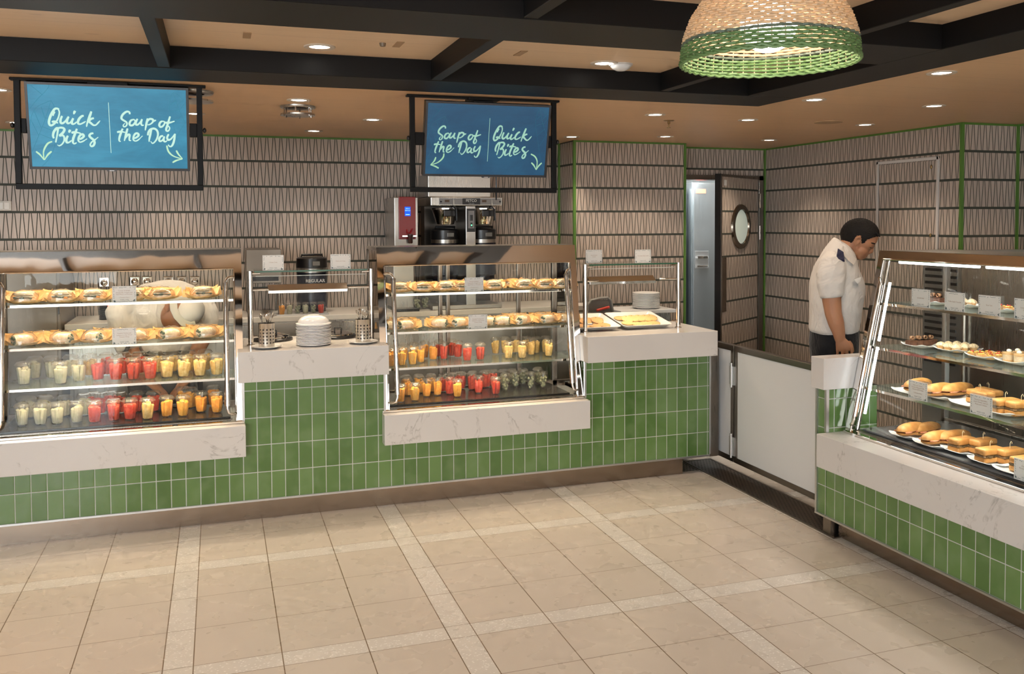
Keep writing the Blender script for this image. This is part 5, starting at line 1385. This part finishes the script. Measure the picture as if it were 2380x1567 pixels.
MB().box(1.676, Y0+.026, 1.58, 1.736, Y0+.034, 1.745).build('switch_panel', bk, t); MB().box(1.684, Y0+.022, 1.605, 1.728, Y0+.027, 1.73).build('switch_plate', ft, t)
MB().box(1.696, Y0+.016, 1.66, 1.716, Y0+.022, 1.70).build('switch', bk, t, bevel=.002); MB().box(1.699, Y0+.016, 1.613, 1.713, Y0+.022, 1.645).build('lamp_switch', bk, t, bevel=.002)
MB().box(1.703, Y0+.014, 1.622, 1.709, Y0+.016, 1.632).build('green_light', emis('green_led', (.1,1,.3), 2.5), t)
for x in (1.545, 1.826):
    MB().lathe([(.0,1.630),(.062,1.634),(.066,1.645),(.094,1.735),(.100,1.740),(.100,1.750),(.0,1.750)], (x, Y0+.14, 0), 36, cap=False).build('brew_basket', CHROME, t, auto=35)
    MB().box(x-.035, Y0+.03, 1.69, x+.055, Y0+.045, 1.735).build('basket_label', bk, t, bevel=.004)
    MB().tube([(x+.03,Y0+.06,1.752),(x+.03,Y0+.0,1.755),(x+.034,Y0-.03,1.74),(x+.036,Y0-.034,1.66)], [(.012,.007),(.013,.008),(.015,.009),(.013,.007)], 10).build('basket_handle', bk, t, smooth=True)
    MB().poly([(x+.026,fy-.012,1.755),(x+.034,fy-.012,1.755),(x+.034,fy-.012,1.80),(x+.026,fy-.012,1.815)], (0,.003,0)).build('lever', simple('lever_steel', (.4,.38,.35), .3, 1), t)
NAVY = simple('server_navy', (.008,.009,.022), .25)
def server(x, y, z, label, r=.098, h=.372, word=None):
    q = thing('coffee_server', label, 'coffee server', (x, y, z)); c = (x, y, z)
    MB().lathe([(.0,.0),(r*.9,0),(r*.9,.03),(r,.04),(r,h*.72),(r*.985,h*.72)], c, 40).build('body', NAVY, q, auto=40)
    MB().lathe([(r*1.005,h*.72),(r*1.005,h*.79)], c, 40, cap=False).build('steel_band', STEEL, q, smooth=True)
    MB().lathe([(r*.99,h*.79),(r*1.02,h*.80),(r*1.02,h*.965),(r*.93,h*.985),(r*.5,h),(0,h)], c, 40, cap=False).build('lid', BLACK2, q, auto=35)
    MB().box(x-.006, y-r*1.04, z+h*.84, x+.045, y-r*.95, z+h*.92).build('sight_window', simple('window_grey', (.16,.15,.13), .2), q, bevel=.003)
    MB().tube([(x-.07,y,z+h*.97),(x-.07,y-.02,z+h*1.03),(x+.07,y-.02,z+h*1.03),(x+.07,y,z+h*.97)], .008, 10).build('handle', BLACK2, q, smooth=True)
    if word:
        txt3(word, x+.012, y-r-.002, z+h*.55, .030, PAPER, q); txt3('ROAST', x+.012, y-r-.002, z+h*.48, .012, INK, q)
    else:
        m = MB(); 
        for k, a in enumerate((-.5,-.25,0,.25,.5)): m.add([(x+.02+a*.02-.003, y-r-.002, z+h*.63), (x+.02+a*.02+.003, y-r-.002, z+h*.63), (x+.02+a*.045, y-r-.002, z+h*.63+.016)], [(0,1,2)])
        m.build('crown_mark', PAPER, q)
    return q
server(1.545, Y0+.16, 1.2325, 'black coffee server under the first brew basket of the FETCO brewer')
server(1.828, Y0+.16, 1.2325, 'black coffee server under the second brew basket of the FETCO brewer')
server(.612, 6.20, BZc+.001, 'tall black server marked REGULAR on the worktop behind the soup station', .102, .385, 'REGULAR')
# hot water dispenser
t = thing('hot_water_dispenser', 'narrow hot water dispenser with a red front and blue display', 'water dispenser', (1.21, 6.2, BZc))
HX0, HX1 = 1.151, 1.317
MB().box(HX0, 6.0, BZc+.40, HX1, 6.36, 1.822).build('body', STEEL, t, bevel=.004)
MB().box(HX0+.01, 6.10, BZc+.001, HX1-.01, 6.36, BZc+.40).build('base_body', STEEL, t, bevel=.004); MB().box(HX0, 5.98, BZc+.001, HX1, 6.3, BZc+.02).build('drip_tray', BLACK2, t)
RED = simple('red_enamel', (.30,.012,.014), .25)
MB().box(1.180, 5.992, 1.533, 1.299, 5.9995, 1.826).build('front_panel', RED, t, bevel=.003)
MB().box(1.222, 5.989, 1.693, 1.262, 5.992, 1.757).build('display', emis('blue_display', (.015,.09,.75), .9), t)
BL = emis('display_text', (.3,.6,1.0), .9)
txt3('HELLO', 1.242, 5.988, 1.742, .010, BL, t); txt3('FETCO', 1.242, 5.988, 1.727, .012, BL, t)
MB().box(1.228,5.988,1.700,1.256,5.9885,1.706).build('display_line', BL, t)
MB().tube([(1.235,5.985,1.60),(1.238,5.97,1.575),(1.256,5.97,1.575),(1.275,5.985,1.605)], .004, 8).build('tap_lever', RED, t, smooth=True)
MB().lathe([(.012,-.05),(.016,-.045),(.016,-.01),(.02,0),(.02,.012),(0,.012)], (1.255,5.968,1.555), 16).build('tap', simple('tap_dark', (.05,.02,.02), .25), t, auto=40)
MB().box(1.2, 5.968, 1.55, 1.3, 5.993, 1.56).build('tap_mount', CHROME, t)
# pager stack
pp = None
for k in range(8):
    lb = '%s black pager from the base of the stack on the worktop' % ORD[k].capitalize()
    if pp is None:
        pp = thing('guest_pager', lb, 'pager', (-.690, 6.20, BZc+.001), 'stack of black pagers')
        MB().lathe([(0,0),(.036,0),(.043,.003),(.043,.008),(.036,.0112),(0,.0112)], (-.690,6.20,BZc+.001), 28).build('puck', BLACK2, pp, auto=40)
        MB().box(-.676,6.1555,BZc+.005,-.670,6.159,BZc+.009).build('light', emis('pager_light', (.9,.06,.03), 3), pp)
    else: dup(pp, (-.690, 6.20, BZc+.001+k*.0118), .0, lb, 'stack of black pagers')
# steel socket boxes on the wall
sp = None
for k, (u, v) in enumerate(((675,270),(875,262),(955,262),(1092,262),(1180,262),(1268,262))):
    p = at(*EZ(u, v), 1, 6.47)
    lb = 'square chrome wall socket cover, %s along the row behind the edge-cut case' % ORD[k]
    if sp is None:
        sp = thing('wall_socket', lb, 'socket', (p.x, 6.497, p.z), 'chrome wall sockets'); c = sp.location
        MB().box(c.x-.033, 6.485, c.z-.033, c.x+.033, 6.4985, c.z+.033).build('plate', CHROME, sp, bevel=.006, seg=3)
        MB().ell((c.x, 6.482, c.z-.004), (.024,.014,.024)).build('cover', CHROME, sp, smooth=True)
    else: dup(sp, (p.x, 6.497, p.z), 0, lb, 'chrome wall sockets')
# cups on a steel tray behind the soup station
t = thing('steel_tray', 'steel tray on the worktop holding a row of prepared cups', 'tray', (.53, 6.03, BZc))
MB().box(.36, 5.99, BZc+.001, .70, 6.10, BZc+.004).box(.36, 5.985, BZc+.001, .70, 5.99, BZc+.012).box(.36, 6.10, BZc+.001, .70, 6.105, BZc+.012).build('tray', STEEL, t)
for k, kd in enumerate(('c','h','g','h','g','w')):
    cup(KN[kd], (.395+k*.052*1.0, 6.045 if k % 2 else 6.04, BZc+.005), '%s cup, %s on the steel tray behind the soup station' % (KN[kd].capitalize(), ORD[k]), 'cups on the steel tray', .74)
for k, (u, v) in enumerate(((845,1045),(965,1030))):
    p = at(*AZ(u, v), 2, BZc+.002); cup('grape', (p.x, p.y if p.y > 6.02 else 6.03, BZc+.002), 'Grape cup, %s of two on the worktop behind the middle case' % ORD[k], 'grape cups on the worktop', 1.0)
# pastry-side equipment behind the glass case
t = thing('steel_refrigerator', 'brushed steel cabinet with dark louvre slots behind the pastry case', 'refrigerator', (4.2, 3.6, 0))
MB().box(4.15, 3.50, 0, 4.90, 4.375, 1.46).build('body', STEELD, t, bevel=.005)
lv = MB()
for k in range(15): lv.box(4.142, 4.11, .78+k*.040, 4.1495, 4.35, .796+k*.040)
lv.build('louvre', BLACK2, t)
MB().box(4.143, 3.53, .15, 4.149, 4.07, 1.42).build('door', STEEL, t, bevel=.004); MB().tube([(4.125,4.03,.6),(4.125,4.03,1.2)], .01, 12).build('handle', CHROME, t, smooth=True)
t = thing('back_worktop', 'dark fronted worktop behind the pastry case', 'worktop', (4.5, 2.4, 0))
MB().box(4.15, 1.2, 0, 4.90, 3.48, .90).build('cabinet_body', STEELD, t); MB().box(4.12, 1.2, .90, 4.91, 3.48, .935).build('top', simple('worktop_beige', (.50,.45,.38), .3), t, bevel=.003)

a_ = at(572, 600, 1, 6.02); b_ = at(654, 600, 1, 6.02)
t = thing('holding_oven', 'mirror-polished steel box behind the Lobster Soup card', 'oven', ((a_.x+b_.x)/2, 6.2, BZc))
MB().box(a_.x, 6.02, BZc+.22, b_.x, 6.42, 1.475).build('body', STEELF, t, bevel=.003)
for x in (a_.x+.015, b_.x-.015): 
    for y in (6.04, 6.40): MB().tube([(x,y,BZc+.001),(x,y,BZc+.22)], .010, 10).build('leg', STEELF, t, smooth=True)
MB().box(a_.x+.02, 6.012, BZc+.235, b_.x-.02, 6.0195, BZc+.262).build('control_strip', BLACK2, t)
# ================================================================== PEOPLE
def m_skin(name, a, b):
    n = N(name); xyz, P = n.objc(); n.bsdf(n.mix(n.noise(P, 12, 3), a, b), .5, 0, n.bump(n.noise(P, 220, 2), .08, .002), sss=.08, spec=.35); return n.m
def m_cloth(name, a, b, fold=9, st=.5):
    n = N(name); xyz, P = n.objc(); f = n.noise(n.vscale(P, (1,1,.8)), fold, 2, .5, 1.6)
    n.bsdf(n.mix(f, a, b), .8, 0, n.bump(f, st, .03), sheen=.15, spec=.2); return n.m
SKIN1 = m_skin('tan_skin', (.42,.195,.105), (.50,.25,.14)); SKIN2 = m_skin('brown_skin', (.36,.16,.085), (.43,.20,.11))
SHIRT = m_cloth('white_shirt', (.66,.62,.58), (.72,.69,.65)); TROUS = m_cloth('black_trousers', (.010,.010,.012), (.016,.016,.018))
HAIR = simple('black_hair', (.009,.007,.006), .7, spec=.25); NAVYC = m_cloth('navy_cloth', (.016,.016,.045), (.022,.022,.06))
def remesh(o, vox, smooth_it=4, sub=False):
    r = o.modifiers.new('r', 'REMESH'); r.mode = 'VOXEL'; r.voxel_size = vox; r.use_smooth_shade = True
    s = o.modifiers.new('s', 'SMOOTH'); s.factor = .5; s.iterations = smooth_it; return o
# ---- standing man in profile
BASE = Vector((3.533, 4.409, 0)); Fd = Vector((.80,-.60,0)); Sd = Vector((-.60,-.80,0))
def Q(px, py, s=0.0): return BASE+Fd*((px-1945)/414)+Sd*s+Vector((0,0,1.662-(py-508)/388.6))
man = thing('person', 'man in white short-sleeved uniform shirt and black trousers looking down beside the pastry case', 'person', BASE)
Tn = 28
def ring(px0, px1, py, hw, e=.85, tilt=0, sc=0.0):
    c = (px0+px1)/2; h = (px1-px0)/2/414; out = []
    for j in range(Tn):
        a = 2*PI*j/Tn; ca, sa = math.cos(a), math.sin(a)
        x = math.copysign(abs(ca)**e, ca)*h; y = math.copysign(abs(sa)**e, sa)*hw
        out.append(Q(c, py+tilt*ca, sc+y)+Fd*x)
    return out
body = MB()
body.loft([ring(1890,1998,900,.15), ring(1886,1998,800,.165), ring(1886,2000,740,.175), ring(1890,2002,680,.17), ring(1900,1990,630,.17), ring(1915,1985,595,.14), ring(1940,1985,578,.08)])
body.tube([Q(1958,598), Q(1968,582), Q(1982,562), Q(1990,552)], [.066,.061,.058,.056], 18)
# skull, face, jaw
body.ell(Q(1998,546), (.105,.076,.094), Matrix.Rotation(math.atan2(Fd.y, Fd.x), 3, 'Z') @ Matrix.Rotation(.12, 3, 'Y'), 28, 18)
rz = Matrix.Rotation(math.atan2(Fd.y, Fd.x), 3, 'Z')
body.ell(Q(2008,562), (.062,.068,.062), rz @ Matrix.Rotation(.7, 3, 'Y'), 24, 14)
body.ell(Q(2000,580), (.050,.060,.052), rz @ Matrix.Rotation(.6, 3, 'Y'), 24, 14)
body.ell(Q(1998,594), (.031,.040,.026), rz @ Matrix.Rotation(.6, 3, 'Y'), 20, 12)
body.ell(Q(2026,564), (.020,.050,.016), rz, 16, 10); body.ell(Q(2016,573), (.026,.050,.026), rz @ Matrix.Rotation(.6, 3, 'Y'), 18, 12)   # brow, upper cheek
body.tube([Q(2028,569), Q(2025.5,577), Q(2023.5,583), Q(2016,588)], [.009,.012,.017,.012], 12)   # nose
for s in (-.013, .013): body.ell(Q(2014,586,s), (.009,.008,.008), rz)
body.ell(Q(2012,592.5), (.013,.024,.0065), rz @ Matrix.Rotation(.7, 3, 'Y')); body.ell(Q(2008.5,597.5), (.012,.021,.0065), rz @ Matrix.Rotation(.7, 3, 'Y'))
body.ell(Q(2008,577,.03), (.020,.022,.016), rz); body.ell(Q(2008,577,-.03), (.020,.022,.016), rz)
for s in (-1, 1):   # ears
    body.tube([Q(1988,570,.070*s), Q(1985,562,.079*s), Q(1988,553,.084*s), Q(1995,549.5,.083*s), Q(1998,554,.078*s)], [.006,.0075,.0085,.0075,.005], 10)
    body.ell(Q(1991,561,.074*s), (.013,.007,.020), rz)
# right arm (towards the viewer) and hand
def arm(sg):
    sh = .165*sg
    pts = [Q(1936,612,sh), Q(1931,650,.205*sg), Q(1931,690,.225*sg), Q(1935,722,.235*sg), Q(1942,745,.235*sg), Q(1948,766,.230*sg), Q(1951,782,.228*sg)]
    body.tube(pts, [(.070,.060),(.062,.055),(.053,.050),(.047,.043),(.044,.038),(.035,.030),(.029,.022)], 20, up=tuple(Fd))
    hp = [Q(1951,780,.228*sg), Q(1956,790,.226*sg), Q(1960,799,.224*sg), Q(1961,804,.224*sg)]
    body.tube(hp, [(.028,.020),(.040,.019),(.044,.018),(.034,.014)], 18, up=tuple(Fd))
    kn = [(1945,801,.0), (1955.5,803,.001), (1966,803,.001), (1976,800,0)]
    L_ = [.060,.068,.066,.054]
    for k, (x, y, o) in enumerate(kn):
        b = Q(x, y, (.226+o)*sg); sp = (k-1.5)*.05
        d1 = (Vector((0,0,-1))+Fd*(.10+sp*.4)).normalized(); d2 = (Vector((0,0,-1))+Fd*sp*.3-Sd*.35*sg).normalized(); d3 = (Vector((0,0,-1))-Sd*.9*sg).normalized()
        l = L_[k]; body.tube([b-d1*.012, b, b+d1*l*.42, b+d1*l*.42+d2*l*.32, b+d1*l*.42+d2*l*.32+d3*l*.24], [.0085,.0092,.0084,.0080,.0068], 10)
    b = Q(1972, 788, .212*sg); t1 = (Fd*.45+Vector((0,0,-1))-Sd*.2*sg).normalized()
    body.tube([b-t1*.01, b+t1*.012+Fd*.004, b+t1*.040, b+t1*.060-Fd*.004], [.011,.012,.0105,.0085], 10)
arm(1); arm(-1)
# legs under the trousers
for s in (-.085, .085):
    body.tube([Q(1942,800,s), Q(1944,920,s), Q(1940,1040,s), Q(1940,1135,s)], [.085,.065,.05,.04], 14)
    body.tube([Q(1936,1140,s)+Vector((0,0,.01)), Q(1985,1143,s)+Vector((0,0,0))], [.04,.032], 12)
bo = body.build('body', SKIN1, man, smooth=True); remesh(bo, .0042, 2)
# trousers, shirt
tz = MB(); tz.loft([ring(1883,2000,760,.180), ring(1880,1999,800,.188), ring(1886,1996,845,.185), ring(1898,1990,885,.175)])
for s in (-.09, .09):
    tz.tube([Q(1943,860,s), Q(1944,930,s), Q(1940,1040,s), Q(1938,1140,s)], [(.115,.100),(.10,.088),(.085,.075),(.08,.07)], 20, up=tuple(Fd))
remesh(tz.build('trousers', TROUS, man, smooth=True), .010, 4)
sh = MB()
sh.loft([ring(1884,1997,774,.182), ring(1879,1999,768,.192), ring(1880,2003,745,.197), ring(1881,2007,715,.198), ring(1880,2011,685,.197), ring(1879,2010,660,.194), ring(1884,2004,640,.192), ring(1890,1996,620,.190), ring(1899,1992,603,.18), ring(1912,1988,587,.150,tilt=3), ring(1926,1984,574,.110,tilt=8), ring(1938,1984,566,.075,tilt=14)])
for sg in (1, -1):
    sh.tube([Q(1936,597,.125*sg), Q(1932,612,.165*sg), Q(1929,635,.200*sg), Q(1929,660,.222*sg), Q(1931,681,.232*sg), Q(1931.5,687,.233*sg)], [(.055,.055),(.080,.072),(.083,.070),(.076,.066),(.068,.063),(.063,.060)], 24, up=tuple(Fd))
so = sh.build('shirt', SHIRT, man, smooth=True); remesh(so, .0070, 5)
tx = bpy.data.textures.new('folds', 'CLOUDS'); tx.noise_scale = .13; tx.noise_depth = 1
d = so.modifiers.new('d', 'DISPLACE'); d.texture = tx; d.strength = .014; d.mid_level = .5
so2 = so.modifiers.new('s2', 'SMOOTH'); so2.iterations = 2
# collar
co = MB()
for sg in (1, -1):
    a = [Q(1936,571,.080*sg), Q(1952,586,.158*sg), Q(1971,605,.172*sg), Q(1981,613,.155*sg)]
    b = [Q(1939,555,.060*sg), Q(1957,569,.095*sg), Q(1975,587,.098*sg), Q(1989,601,.090*sg)]
    for i in range(3): co.slab([a[i], a[i+1], b[i+1], b[i]], Sd*.004*sg)
co.slab([Q(1938,570,-.045), Q(1938,570,.045), Q(1940,556,.048), Q(1940,556,-.048)], Fd*.004)
co.build('collar', SHIRT, man, smooth=True, auto=50)
ep = MB()
for sg in (1, -1):
    ep.slab([Q(1941,603,.215*sg), Q(1960,606,.205*sg), Q(1958,588,.152*sg), Q(1945,580,.148*sg)], Sd*.010*sg+Vector((0,0,.012)))
    (ep.build('epaulette', NAVYC, man, bevel=.002)); ep = MB()
pk = MB().slab([Q(1981,645,.172), Q(1999,640,.150), Q(1998,650,.152), Q(1990,656,.168)], Sd*.006)
pk.build('pocket', SHIRT, man, bevel=.002)
# hair: cap of the skull above the hairline
hm = MB().ell(Q(1998,545.5), (.109,.079,.0975), rz @ Matrix.Rotation(.12, 3, 'Y'), 160, 110)
line = [(1940,566),(1954,560),(1966,566),(1976,567),(1983,556),(1990,547),(1999,547),(2001,566),(2006,566),(2012,557),(2024,553),(2034,549.5),(2060,550)]
def hl(px):
    for (x0,y0),(x1,y1) in zip(line, line[1:]):
        if x0 <= px <= x1: return y0+(y1-y0)*(px-x0)/(x1-x0)
    return 545
def pxof(P):
    r = Vector(P)-BASE; return 1945+r.dot(Fd)*414, 508-(r.z-1.662)*388.6
keep = [f for f in hm.f if (lambda c: c[1] < hl(c[0]))(pxof(sum((Vector(hm.v[i]) for i in f), Vector())/len(f)))]
hm.f = keep
rn = random.Random(2)
hm.v = [tuple(Vector(p)+(Vector(p)-Q(1999,546)).normalized()*rn.uniform(-.0012,.0022)) for p in hm.v]
ho = hm.build('hair', HAIR, man, smooth=True); m_ = ho.modifiers.new('s', 'SOLIDIFY'); m_.thickness = .010; m_.offset = -1
tf = MB()
for k in range(26): 
    a = rn.uniform(2030,2041); y = 541+(a-2030)*.35; s = rn.uniform(-.05,.05); tf.tube([Q(a-10,y-6,s*.9), Q(a,y,s), Q(a+4,y+6,s)], [.007,.006,.002], 6)
for k in range(8): s = rn.uniform(-.02,.02); tf.tube([Q(1994,512,s), Q(1997+rn.uniform(-3,3),507.5,s)], [.006,.002], 6)
tf.build('hair_front', HAIR, man, smooth=True)
ey = MB()
for s in (-.032, .032): ey.tube([Q(2032,566.5,s*.75), Q(2030,566,s*1.1), Q(2027,565,s*1.4), Q(2022,564,s*1.72)], [.0025,.0045,.0045,.002], 8, up=(0,0,1))
ey.build('eyebrows', HAIR, man, smooth=True)
el = MB()
for s in (-.031, .031): el.tube([Q(2025,575.5,s*.8), Q(2023.2,575.5,s*1.1), Q(2020.5,574.5,s*1.4), Q(2017.5,573,s*1.68)], [.0015,.0032,.0032,.0015], 8, up=(0,0,1))
el.build('eyelashes', simple('lash_dark', (.05,.02,.012), .5), man, smooth=True)
# ---- worker bending behind the edge-cut case
WZ = ZC(230, 600, 330, 1436)
def w(u, v, y=5.80): q = WZ(u, v); return at(q[0], q[1], 1, y)
wb = w(700, 500, 5.80); wk = thing('person', 'kitchen worker in white coat and white cap bending down behind the edge-cut sandwich case', 'person', (wb.x, 5.80, 0))
b = MB()
b.tube([w(700,950,5.84), w(700,800,5.84), w(700,620,5.82), w(690,480,5.80)], [(.17,.10),(.19,.11),(.20,.12),(.18,.11)], 20, up=(1,0,0))
b.tube([w(640,560,5.76), w(720,560,5.70), w(770,560,5.67)], [.070,.060,.058], 16)
b.ell(w(795,585,5.650), (.095,.080,.100), Matrix.Rotation(.5,3,'Y'), 24, 16)
b.ell(w(800,672,5.63), (.078,.060,.045), Matrix.Rotation(.55,3,'Y'), 20, 12)
b.ell(w(860,705,5.62), (.022,.020,.016)); b.tube([w(870,690,5.60), w(895,715,5.585)], [.010,.014], 10)
b.tube([w(690,545,5.575), w(668,510,5.572), w(680,470,5.574), w(705,462,5.577), w(712,500,5.577)], [.006,.008,.008,.006,.004], 10); b.ell(w(690,505,5.58), (.012,.008,.02))
def hand(c, d, up, sg):
    c = Vector(c); d = Vector(d).normalized(); up = Vector(up); sd = d.cross(up).normalized()*sg
    b.tube([c-d*.02, c+d*.02, c+d*.065, c+d*.078], [(.022,.016),(.036,.017),(.040,.016),(.03,.012)], 16, up=tuple(sd))
    for k, l in enumerate((.058,.070,.066,.052)):
        o = c+d*.068+sd*(.030-.020*k); e1 = o+d*l*.5-up*.004; e2 = e1+(d-up*.9).normalized()*l*.35; e3 = e2+(d*.3-up).normalized()*l*.25
        b.tube([o-d*.01, o, e1, e2, e3], [.0085,.0095,.0088,.008,.0068], 10)
    o = c+sd*.03+d*.01; b.tube([o, o+(d*.6+sd).normalized()*.03, o+(d+sd*.5-up*.3).normalized()*.062], [.011,.0115,.008], 10)
hl_, hr_ = w(520,1270,5.60), w(880,1255,5.62)
b.tube([w(215,560,5.80), w(255,800,5.78), w(330,960,5.74), w(450,1150,5.67), hl_], [(.072,.07),(.060,.06),(.050,.048),(.037,.036),(.026,.022)], 18)
b.tube([w(1075,560,5.80), w(1065,780,5.76), w(1010,900,5.72), w(930,1120,5.66), hr_], [(.068,.066),(.055,.055),(.046,.044),(.036,.034),(.026,.022)], 18)
hand(hl_, (.75,-.35,-.55), (0,0,1), -1); hand(hr_, (-.65,-.30,-.55), (0,0,1), 1)
for s in (-.10, .10):
    b.tube([(wb.x+s,5.86,.74),(wb.x+s,5.85,.45),(wb.x+s,5.86,.10)], [.085,.06,.045], 14); b.tube([(wb.x+s,5.88,.045),(wb.x+s,5.72,.035)], [.042,.034], 12)
b.tube([w(700,940,5.84), (wb.x,5.86,.70)], [(.17,.10),(.16,.10)], 18, up=(1,0,0))
remesh(b.build('body', SKIN2, wk, smooth=True), .0055, 3)
c = MB(); c.tube([w(690,960,5.84), w(695,860,5.84), w(700,720,5.83), w(700,560,5.82), w(720,400,5.83), w(740,300,5.84), w(745,235,5.85)], [(.155,.12),(.19,.125),(.215,.13),(.235,.135),(.235,.13),(.185,.10),(.07,.05)], 26, up=(1,0,0))
c.tube([w(290,450,5.82), w(210,560,5.79), w(235,740,5.78), w(300,930,5.745)], [(.09,.09),(.085,.085),(.075,.075),(.064,.064)], 20)
c.tube([w(1010,440,5.82), w(1085,560,5.79), w(1070,740,5.765), w(1050,810,5.75)], [(.085,.085),(.078,.078),(.068,.068),(.062,.062)], 20)
co_ = c.build('coat', SHIRT, wk, smooth=True); remesh(co_, .0085, 4); d = co_.modifiers.new('d', 'DISPLACE'); d.texture = tx; d.strength = .022; d.mid_level = .5
c = MB(); 
for i in range(1): c.tube([w(640,470,5.72), w(632,560,5.715), w(645,690,5.72)], [(.030,.05),(.034,.055),(.030,.05)], 14)
c.build('collar', SHIRT, wk, smooth=True)
cap_ = MB().ell(w(908,552,5.635), (.098,.088,.078), Matrix.Rotation(-.55,3,'Y'), 32, 20); 
cap_.build('cap', simple('cap_white', (.72,.69,.66), .8), wk, smooth=True)
cb = MB(); cb.tube([w(752,440,5.585), w(758,520,5.560), w(790,590,5.548), (w(850,655,5.545)), w(925,682,5.555), w(975,670,5.57)], [(.006,.022)]*6, 10, up=(0,0,1)); cb.build('cap_band', simple('cap_band_white', (.68,.65,.61), .8), wk, smooth=True)
ap = MB().tube([w(560,930,5.80), w(620,1050,5.78), w(640,1250,5.76), (wb.x-.0,5.75,.42)], [(.19,.06),(.20,.10),(.20,.11),(.19,.10)], 20, up=(1,0,0)); remesh(ap.build('apron', m_cloth('grey_apron', (.045,.045,.05), (.06,.06,.065)), wk, smooth=True), .012, 3)
st_ = MB().slab([w(250,950,5.665), w(295,950,5.665), w(330,860,5.665), w(285,860,5.665)], (0,.004,0)); st_.build('apron_strap', simple('strap_grey', (.06,.06,.065), .8), wk)
pt = MB()
for s in (-.10, .10): pt.tube([(wb.x+s,5.86,.80),(wb.x+s,5.855,.45),(wb.x+s,5.86,.07)], [.105,.085,.075], 18)
pt.tube([(wb.x,5.86,.92),(wb.x,5.86,.72)], [(.20,.11),(.19,.115)], 18, up=(1,0,0)); remesh(pt.build('trousers', TROUS, wk, smooth=True), .012, 3)
